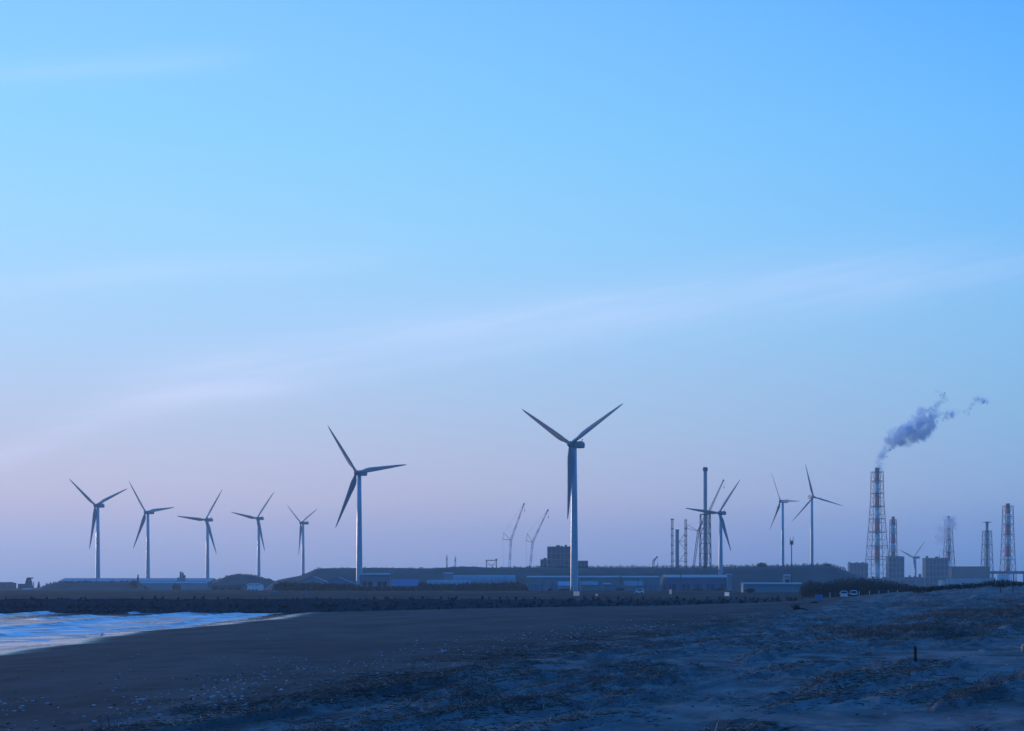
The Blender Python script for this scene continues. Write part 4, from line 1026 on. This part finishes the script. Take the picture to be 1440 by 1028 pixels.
belt('pine_belt', 500, 592, [(500, 823), (545, 824), (592, 823)], 870, 70, 'low dark pines along the foot of the two bay shed', 1.2, 1.9)
belt('pine_belt', 588, 742, [(588, 817.5), (600, 816.5), (615, 820), (640, 819), (655, 817), (680, 818), (700, 817), (720, 815.5), (742, 822)], 880, 120, 'ragged dark pines in front of the pale arched barns', 1.3, 2.2)
belt('scrub', 1128, 1298, [(1128, 822), (1140, 815), (1160, 818), (1190, 812), (1215, 811), (1240, 814), (1262, 818), (1280, 822), (1298, 825)], 470, 190, 'dark scrub wood behind the parked cars', .9, 1.7, leafn=110, size=.24, pointed=False, base=lambda x, y: 2.0, cat='scrub')
belt('dune_scrub', 1285, 1500, [(1285, 824.5), (1310, 823.5), (1340, 822), (1370, 819.5), (1395, 814), (1415, 813.5), (1425, 818), (1500, 816)], 262, 130, 'dark low scrub on the dune crest at right', .35, .8, leafn=90, size=.10, pointed=False, base=lambda x, y: gz(x, y) - .2, jitter=8, cat='scrub')
belt('embankment_scrub', 740, 1190, [(740, 794.5), (900, 794), (1020, 793.5), (1060, 792.5), (1100, 793), (1140, 791.5), (1170, 790.5), (1190, 797)], 1156, 520, 'thin ragged scrub along the embankment skyline', .5, 1.2, leafn=26, size=.45, pointed=True, base=lambda x, y: float(np.interp(x, [c[0] for c in emb], [c[1] for c in emb])) - 1.2, cat='scrub')
belt('bank_scrub', 58, 206, [(58, 825), (75, 819), (90, 817.5), (150, 817.5), (190, 817), (206, 826)], 1183, 120, 'thin scrub along the low bank before the blue roofed warehouse', .5, 1.2, leafn=40, size=.5, pointed=False, base=lambda x, y: float(np.interp(x, [wx(q, 1180) for q in (38, 55, 75, 90, 150, 190, 200, 212)], [wz(q, 1180) for q in (834, 827, 820.5, 819, 818.5, 818.5, 824, 834)])) - .9, jitter=3, cat='scrub')
belt('mound_scrub', 290, 412, [(290, 824), (300, 817), (322, 808.5), (335, 807), (352, 808), (375, 813), (400, 821), (412, 828)], 1255, 90, 'ragged scrub over the rounded dark mound', .5, 1.1, leafn=40, size=.5, pointed=False, base=lambda x, y: float(np.interp(x, [wx(q, 1250) for q in (285, 300, 322, 335, 352, 375, 400, 420)], [wz(q, 1250) for q in (834, 818, 809.5, 808, 809, 814, 822, 834)])) - 1.0, jitter=3, cat='scrub')
belt('embankment_grass', 425, 742, [(425, 807.5), (447, 798.6), (520, 797.6), (600, 798.4), (655, 796), (700, 797.4), (742, 796.5)], 1152, 200, 'low ragged grass along the left half of the embankment skyline', .4, 1.0, leafn=24, size=.4, pointed=False, base=lambda x, y: float(np.interp(x, [c[0] for c in emb], [c[1] for c in emb])) - .9, jitter=3, cat='grass')
def bush(px, top, bot, Y, wpx, label, leafn=500, zb=None):
    u = Y / F; x = wx(px, Y); zb = wz(bot, Y); h = wz(top, Y) - zb
    r_ = empty('bush', (x, Y, zb), label, 'bush', 'round bushes among the buildings')
    mb = MB(); mb.leaves((0, 0, h * .5), (wpx * u / 2, wpx * u / 2, h * .5), leafn, .085 * h + .12, 0, .3, 2); mb.build('crown', [M_leaf, M_leaf2], r_)
    mb = MB()
    for k in range(4): mb.tube([(0, 0, -.4), (random.uniform(-.2, .2) * wpx * u, random.uniform(-.2, .2) * wpx * u, h * .6)], [.15, .04], 5)
    mb.build('trunk', M_woodd, r_)
bush(873, 826.5, 834, 860, 15, 'dark bush between two poles at the foot of the teal warehouse')
bush(981, 827, 833, 860, 17, 'dark bush at the left foot of the blue warehouse')
bush(1011, 826.5, 833, 860, 14, 'dark bush at the right foot of the blue warehouse')
bush(1055, 827, 833.5, 620, 16, 'dark round bush in front of the long low store')
bush(1072, 791, 800, 1165, 17, 'round dark bush on the embankment skyline left of the telecom mast')
bush(1163, 792, 800, 1165, 14, 'round dark bush at the right shoulder of the embankment')
bush(188, 816.5, 830, 1170, 12, 'round tree at the right end of the scrubby bank')
bush(248, 820, 833, 1180, 12, 'yellowish round tree in front of the pale long wall')
bush(774, 827, 833, 860, 7, 'small dark shrub left of the nearest turbine')
bush(788, 828.5, 833, 860, 7, 'small dark shrub close to the nearest turbine tower')
for px, top, lab in ((54.5, 818.5, 'taller of two small dark conifers right of the hooked loader'), (65.5, 820.5, 'shorter of two small dark conifers right of the hooked loader'), (194, 808.5, 'narrow dark conifer against the blue roof')):
    Y = 1235.0; h = wz(top, Y) - 1.8; r_ = empty('conifer', (wx(px, Y), Y, 1.8), lab, 'tree', 'small conifers by the port')
    mb = MB()
    for k in range(6): mb.leaves((0, 0, h * (.25 + .14 * k)), (1.9 * (1 - .15 * k), 1.9 * (1 - .15 * k), h * .1), 60, .5, 0, .2, 2)
    mb.build('crown', [M_leaf, M_leaf2], r_)
    mb = MB(); mb.tube([(0, 0, -.5), (0, 0, h)], [.25, .06], 6); mb.build('trunk', M_woodd, r_)

# dead grass, twigs and shells lying on the beach, made with arrays
def sticks(name, n_clump, per, mask_fn, lo, hi, th, label, up=.25, spread=.5, mats=None, yr=(26, 250), seed=1, pw=1.0):
    rg = np.random.default_rng(seed); cx = np.empty(0); cy = np.empty(0)
    while len(cx) < n_clump:
        u = rg.random(6000) ** pw; Yc = yr[0] * (yr[1] / yr[0]) ** u; ac = np.radians(rg.uniform(-21, 21, 6000)); Xc = Yc * np.tan(ac)
        ok = rg.random(6000) < mask_fn(Xc, Yc); cx = np.concatenate([cx, Xc[ok]]); cy = np.concatenate([cy, Yc[ok]])
    cx, cy = cx[:n_clump], cy[:n_clump]
    k = rg.integers(per[0], per[1], n_clump); ci = np.repeat(np.arange(n_clump), k); n = len(ci)
    sp_ = spread * (0.4 + rg.random(n_clump) * 1.3)
    X = cx[ci] + rg.normal(0, 1, n) * sp_[ci]; Yv = cy[ci] + rg.normal(0, 1, n) * sp_[ci] * 1.2
    Zv = ground(X, Yv)
    ln = rg.uniform(lo, hi, n); an = rg.uniform(0, 6.283, n); tl = np.abs(rg.normal(0, up, n)); tl = np.minimum(tl, 1.35)
    d = np.stack([np.cos(an) * np.cos(tl), np.sin(an) * np.cos(tl), np.sin(tl)], -1)
    a = np.stack([X, Yv, Zv + .01], -1); mid = a + d * (ln * .55)[:, None]; b = a + d * ln[:, None]; b[:, 2] -= ln * rg.uniform(0, .35, n) * np.sin(tl) - .0
    sd = np.stack([-np.sin(an), np.cos(an), np.zeros(n)], -1); upv = np.cross(d, sd)
    r = th * rg.uniform(.6, 1.4, n)[:, None]
    ring = lambda p, q: [p + sd * r * q, p - sd * r * q * .5 + upv * r * q * .8, p - sd * r * q * .5 - upv * r * q * .8]
    V = np.stack(ring(a, 1.0) + ring(mid, .85) + ring(b, .3), 1)       # n,9,3
    base = (np.arange(n) * 9)[:, None, None]
    fq = np.array([[i + j * 3, (i + 1) % 3 + j * 3, (i + 1) % 3 + 3 + j * 3, i + 3 + j * 3] for j in range(2) for i in range(3)])
    q = (base + fq[None]).reshape(-1, 4)
    me = bpy.data.meshes.new(name)
    me.vertices.add(n * 9); me.vertices.foreach_set('co', V.reshape(-1).astype(np.float32))
    me.loops.add(q.size); me.loops.foreach_set('vertex_index', q.reshape(-1).astype(np.int32))
    me.polygons.add(len(q)); me.polygons.foreach_set('loop_start', np.arange(0, q.size, 4, dtype=np.int32))
    for m_ in mats: me.materials.append(m_)
    me.polygons.foreach_set('material_index', np.repeat(rg.choice(len(mats), n), 6).astype(np.int32))
    me.update(calc_edges=True)
    o = bpy.data.objects.new(name, me); C.objects.link(o)
    return tag(o, label, 'beach litter', kind='stuff')
def m_hum(X, Y): return hum_mask(X, Y) * .95 + .01 * sstep(0, 6, X - wrack(Y))
def m_wrack(X, Y):
    d = X - wrack(Y) + 5 * (fbm(X / 7, Y / 12, 88, 3) - .5); return np.exp(-((d - 1) / 3.0) ** 2) * sstep(.4, .6, fbm(X / 4, Y / 8, 99, 3))
def m_far(X, Y): return sstep(.46, .62, fbm(X / 8, Y / 20, 44, 4)) * sstep(5, 22, X - wrack(Y)) 
sticks('dead_grass', 2600, (4, 22), m_hum, .06, .34, .007, 'dead flattened dune grass gathered on the sand hummocks', .38, .34, [M_straw, M_straw2, M_straw2], (26, 150), 3, .75)
sticks('beach_grass', 900, (20, 60), m_far, .15, .55, .012, 'sparse dead grass over the upper beach', .6, 1.1, [M_straw, M_straw2, M_straw2], (90, 320), 4)
sticks('driftwood_litter', 500, (8, 40), m_wrack, .08, .40, .010, 'twigs and weed lying along the drift line', .16, .7, [M_straw, M_straw2, M_woodd, M_woodd], (28, 150), 5)
def m_ridge(X, Y): return ridge_line(X, Y) ** 2
sticks('straw_litter', 2600, (2, 9), m_ridge, .10, .46, .009, 'bleached straw and twigs strewn in thin lines over the dry sand', .28, .30, [M_pale, M_straw, M_straw2], (26, 170), 12, .7)
sticks('weed_litter', 2400, (3, 12), m_ridge, .06, .30, .012, 'dark weed and scraps strewn in thin lines over the dry sand', .10, .40, [M_woodd, M_straw2], (26, 200), 13, .7)
sticks('dead_stalks', 300, (1, 5), lambda X, Y: m_hum(X, Y) * .6 + .05 * m_ridge(X, Y), .25, .62, .008, 'stiff dead stalks standing up from the sand', 1.1, .25, [M_straw, M_straw2, M_woodd], (26, 120), 14)
def pebbles(name, n, mask_fn, lo, hi, mats, label, yr, seed):
    rg = np.random.default_rng(seed); X = np.empty(0); Yv = np.empty(0)
    while len(X) < n:
        Yc = yr[0] * (yr[1] / yr[0]) ** rg.random(8000); Xc = Yc * np.tan(np.radians(rg.uniform(-21, 21, 8000)))
        ok = rg.random(8000) < mask_fn(Xc, Yc); X = np.concatenate([X, Xc[ok]]); Yv = np.concatenate([Yv, Yc[ok]])
    X, Yv = X[:n], Yv[:n]; Zv = ground(X, Yv)
    s_ = lo + (hi - lo) * rg.random(n) ** 3.6; fl = rg.uniform(.35, .8, n)
    octv = np.array([(math.cos(k * math.pi / 3), math.sin(k * math.pi / 3), -.2) for k in range(6)] + [(.6 * math.cos(k * math.pi / 3 + .5), .6 * math.sin(k * math.pi / 3 + .5), .62) for k in range(6)] + [(0, 0, .85)])
    V = octv[None] * np.stack([s_, s_ * rg.uniform(.6, 1, n), s_ * fl], -1)[:, None, :]
    V = V * rg.uniform(.75, 1.2, (n, 13, 1)); V[:, :, 0] += X[:, None]; V[:, :, 1] += Yv[:, None]; V[:, :, 2] += (Zv + s_ * .1)[:, None]
    tri = []
    for k in range(6):
        k2 = (k + 1) % 6; tri += [(k, k2, 6 + k), (k2, 6 + k2, 6 + k), (6 + k, 6 + k2, 12)]
    q = ((np.arange(n) * 13)[:, None, None] + np.array(tri)[None]).reshape(-1, 3)
    me = bpy.data.meshes.new(name); me.vertices.add(n * 13); me.vertices.foreach_set('co', V.reshape(-1).astype(np.float32))
    me.loops.add(q.size); me.loops.foreach_set('vertex_index', q.reshape(-1).astype(np.int32))
    me.polygons.add(len(q)); me.polygons.foreach_set('loop_start', np.arange(0, q.size, 3, dtype=np.int32))
    for m_ in mats: me.materials.append(m_)
    me.polygons.foreach_set('material_index', np.repeat(rg.choice(len(mats), n), 18).astype(np.int32)); me.update(calc_edges=True)
    o = bpy.data.objects.new(name, me); C.objects.link(o)
    return tag(o, label, 'beach litter', kind='stuff')
def m_peb(X, Y):
    d = X - wrack(Y) + 6 * (fbm(X / 9, Y / 14, 21, 3) - .5)
    return np.exp(-((d + 5) / 5.5) ** 2) * (.15 + sstep(.42, .62, fbm(X / 3.5, Y / 7, 22, 3))) + .015
pebbles('shells', 2300, m_peb, .009, .085, [M_shell, M_wallpale, M_wallpale, M_conc], 'pale shells and stones scattered along the drift line', (28, 170), 8)
pebbles('shingle', 1100, lambda X, Y: np.exp(-((X - wrack(Y) + 6) / 6.0) ** 2) * sstep(.40, .6, fbm(X / 5, Y / 9, 23, 3)), .02, .10, [M_shell, M_wallpale, M_conc, M_conc], 'pale and dark shingle in the middle of the beach', (85, 165), 18)
pebbles('stones', 1600, lambda X, Y: .25 * m_peb(X, Y) + .3 * hum_mask(X, Y) + .02, .02, .08, [M_woodd, M_conc, M_straw2], 'dark stones and scraps scattered over the beach', (28, 170), 9)

# ------------------------------------------------------------------ smoke and steam
def plume(name, blobs, Y, dens, col, vox, disp, label, seed, veil=True):
    rs = random.Random(seed); mb = MB(); u = Y / F
    for px, py, r in blobs:
        k = 2 if r < 2.3 else (6 if r < 4.5 else 12)
        for i in range(k):
            rr_ = r * u * (rs.uniform(.7, 1.0) if k == 2 else rs.uniform(.28, .72) if k == 12 else rs.uniform(.3, .8)); c = pt(px, py, Y)
            sp_ = .25 if k == 2 else .5
            c += Vector((rs.gauss(0, sp_), rs.gauss(0, sp_), rs.gauss(0, sp_))) * r * u
            n1_, n2_ = 8, 6
            vs = [(c.x, c.y, c.z + rr_)] + [(c.x + rr_ * math.sin(math.pi * i2 / n2_) * math.cos(2 * math.pi * j / n1_), c.y + rr_ * math.sin(math.pi * i2 / n2_) * math.sin(2 * math.pi * j / n1_), c.z + rr_ * math.cos(math.pi * i2 / n2_)) for i2 in range(1, n2_) for j in range(n1_)] + [(c.x, c.y, c.z - rr_)]
            fs = [(0, 1 + j, 1 + (j + 1) % n1_) for j in range(n1_)]
            for i2 in range(n2_ - 2):
                for j in range(n1_): fs.append((1 + i2 * n1_ + j, 1 + (i2 + 1) * n1_ + j, 1 + (i2 + 1) * n1_ + (j + 1) % n1_, 1 + i2 * n1_ + (j + 1) % n1_))
            e = len(vs) - 1; o_ = 1 + (n2_ - 2) * n1_
            fs += [(o_ + (j + 1) % n1_, o_ + j, e) for j in range(n1_)]
            mb.add(vs, fs)
    m = bpy.data.materials.new(name + '_volume'); m.use_nodes = True
    nt = m.node_tree; nt.nodes.remove(nt.nodes['Principled BSDF'])
    v = nt.nodes.new('ShaderNodeVolumePrincipled'); v.inputs['Color'].default_value = col + (1,); v.inputs['Anisotropy'].default_value = .2
    t = nt.nodes.new('ShaderNodeTexCoord'); nz_ = nt.nodes.new('ShaderNodeTexNoise'); nz_.inputs['Scale'].default_value = .075; nz_.inputs['Detail'].default_value = 4
    nt.links.new(t.outputs['Object'], nz_.inputs['Vector'])
    r_ = nt.nodes.new('ShaderNodeMapRange'); nt.links.new(nz_.outputs[0], r_.inputs[0]); r_.inputs[1].default_value = .30; r_.inputs[2].default_value = .60; r_.inputs[3].default_value = 0; r_.inputs[4].default_value = dens
    nt.links.new(r_.outputs[0], v.inputs['Density'])
    nt.links.new(v.outputs[0], nt.nodes['Material Output'].inputs['Volume'])
    o = mb.build(name, m)
    rm = o.modifiers.new('remesh', 'REMESH'); rm.mode = 'VOXEL'; rm.voxel_size = vox
    tx_ = bpy.data.textures.new(name + '_clouds', 'CLOUDS'); tx_.noise_scale = disp[0]; tx_.noise_depth = 4
    dp = o.modifiers.new('displace', 'DISPLACE'); dp.texture = tx_; dp.strength = disp[1]; dp.mid_level = .42; dp.texture_coords = 'GLOBAL'
    if veil:
        w_ = o.copy(); w_.data = o.data.copy(); w_.name = 'thin_smoke'; C.objects.link(w_); w_.parent = o
        m2_ = m.copy(); m2_.name = name + '_veil'; w_.data.materials[0] = m2_
        for n_ in m2_.node_tree.nodes:
            if n_.type == 'MAP_RANGE': n_.inputs[4].default_value = dens * .22; n_.inputs[1].default_value = .40; n_.inputs[2].default_value = .62
        w_.modifiers['displace'].strength = disp[1] * 1.3; w_.modifiers['displace'].mid_level = .12
    return tag(o, label, 'smoke', kind='stuff')
plume('smoke', [(1234.0, 658, 2.6), (1234.8, 655.5, 2.9), (1235.8, 652.5, 3.3), (1236.8, 649.5, 3.7), (1237.8, 646.5, 4.1), (1239.5, 642.5, 3.4), (1243, 636, 4.4), (1248, 629.5, 5.6), (1254, 622, 7.5), (1261, 616, 9.5), (1269, 612, 10.5), (1277, 610, 11.5), (1285, 605, 12), (1292, 602, 11.5), (1299, 596, 11), (1306, 591, 9), (1311, 584, 7), (1314, 598, 5), (1316, 579, 4), (1291, 613, 6), (1262, 604, 4), (1294, 577, 3), (1300, 581, 3.2), (1318, 572, 3.4), (1322, 565, 3.2), (1326, 559.5, 3.8), (1323, 555, 2.6), (1320, 550, 1.8), (1324, 583, 4), (1330, 584, 4.2), (1336, 583, 3.6), (1341, 580, 2.6), (1348, 579, 2.0), (1355, 579, 2.0), (1362.5, 578, 3), (1365, 574, 2.2), (1367, 569, 1.8), (1371, 563, 2.6), (1376, 561, 2.8), (1381.5, 562, 3.6), (1384, 565, 2.4)],
      2400, .15, (.74, .88, 1.0), 0.9, (5.0, 7.5), 'grey smoke blowing right from the tallest striped chimney', 2)
plume('steam', [(1322.4, 780, 1.3), (1322.6, 776, 2.2), (1323.5, 770, 3.2), (1324.5, 764, 4.2), (1326, 757, 5.6), (1328, 750, 7), (1331, 744, 8), (1334, 738, 8), (1336, 732, 5), (1342, 740, 4)], 2290, .09, (.94, .96, 1.0), 0.9, (6.0, 5.0), 'white steam rising from the vent on the largest boiler block', 4)

# ------------------------------------------------------------------ haze
mb = MB(); mb.box(-9600, 9600, -9600, 9600, -8.0, 330.0)
m = bpy.data.materials.new('haze_air'); m.use_nodes = True
nt = m.node_tree; nt.nodes.remove(nt.nodes['Principled BSDF'])
v = nt.nodes.new('ShaderNodeVolumePrincipled'); v.inputs['Color'].default_value = (.66, .86, 1.0, 1); v.inputs['Density'].default_value = HAZE; v.inputs['Anisotropy'].default_value = 0.4
nt.links.new(v.outputs[0], nt.nodes['Material Output'].inputs['Volume'])
tag(mb.build('haze', m), 'thin blue evening haze filling the air over the coast', 'haze', kind='stuff')
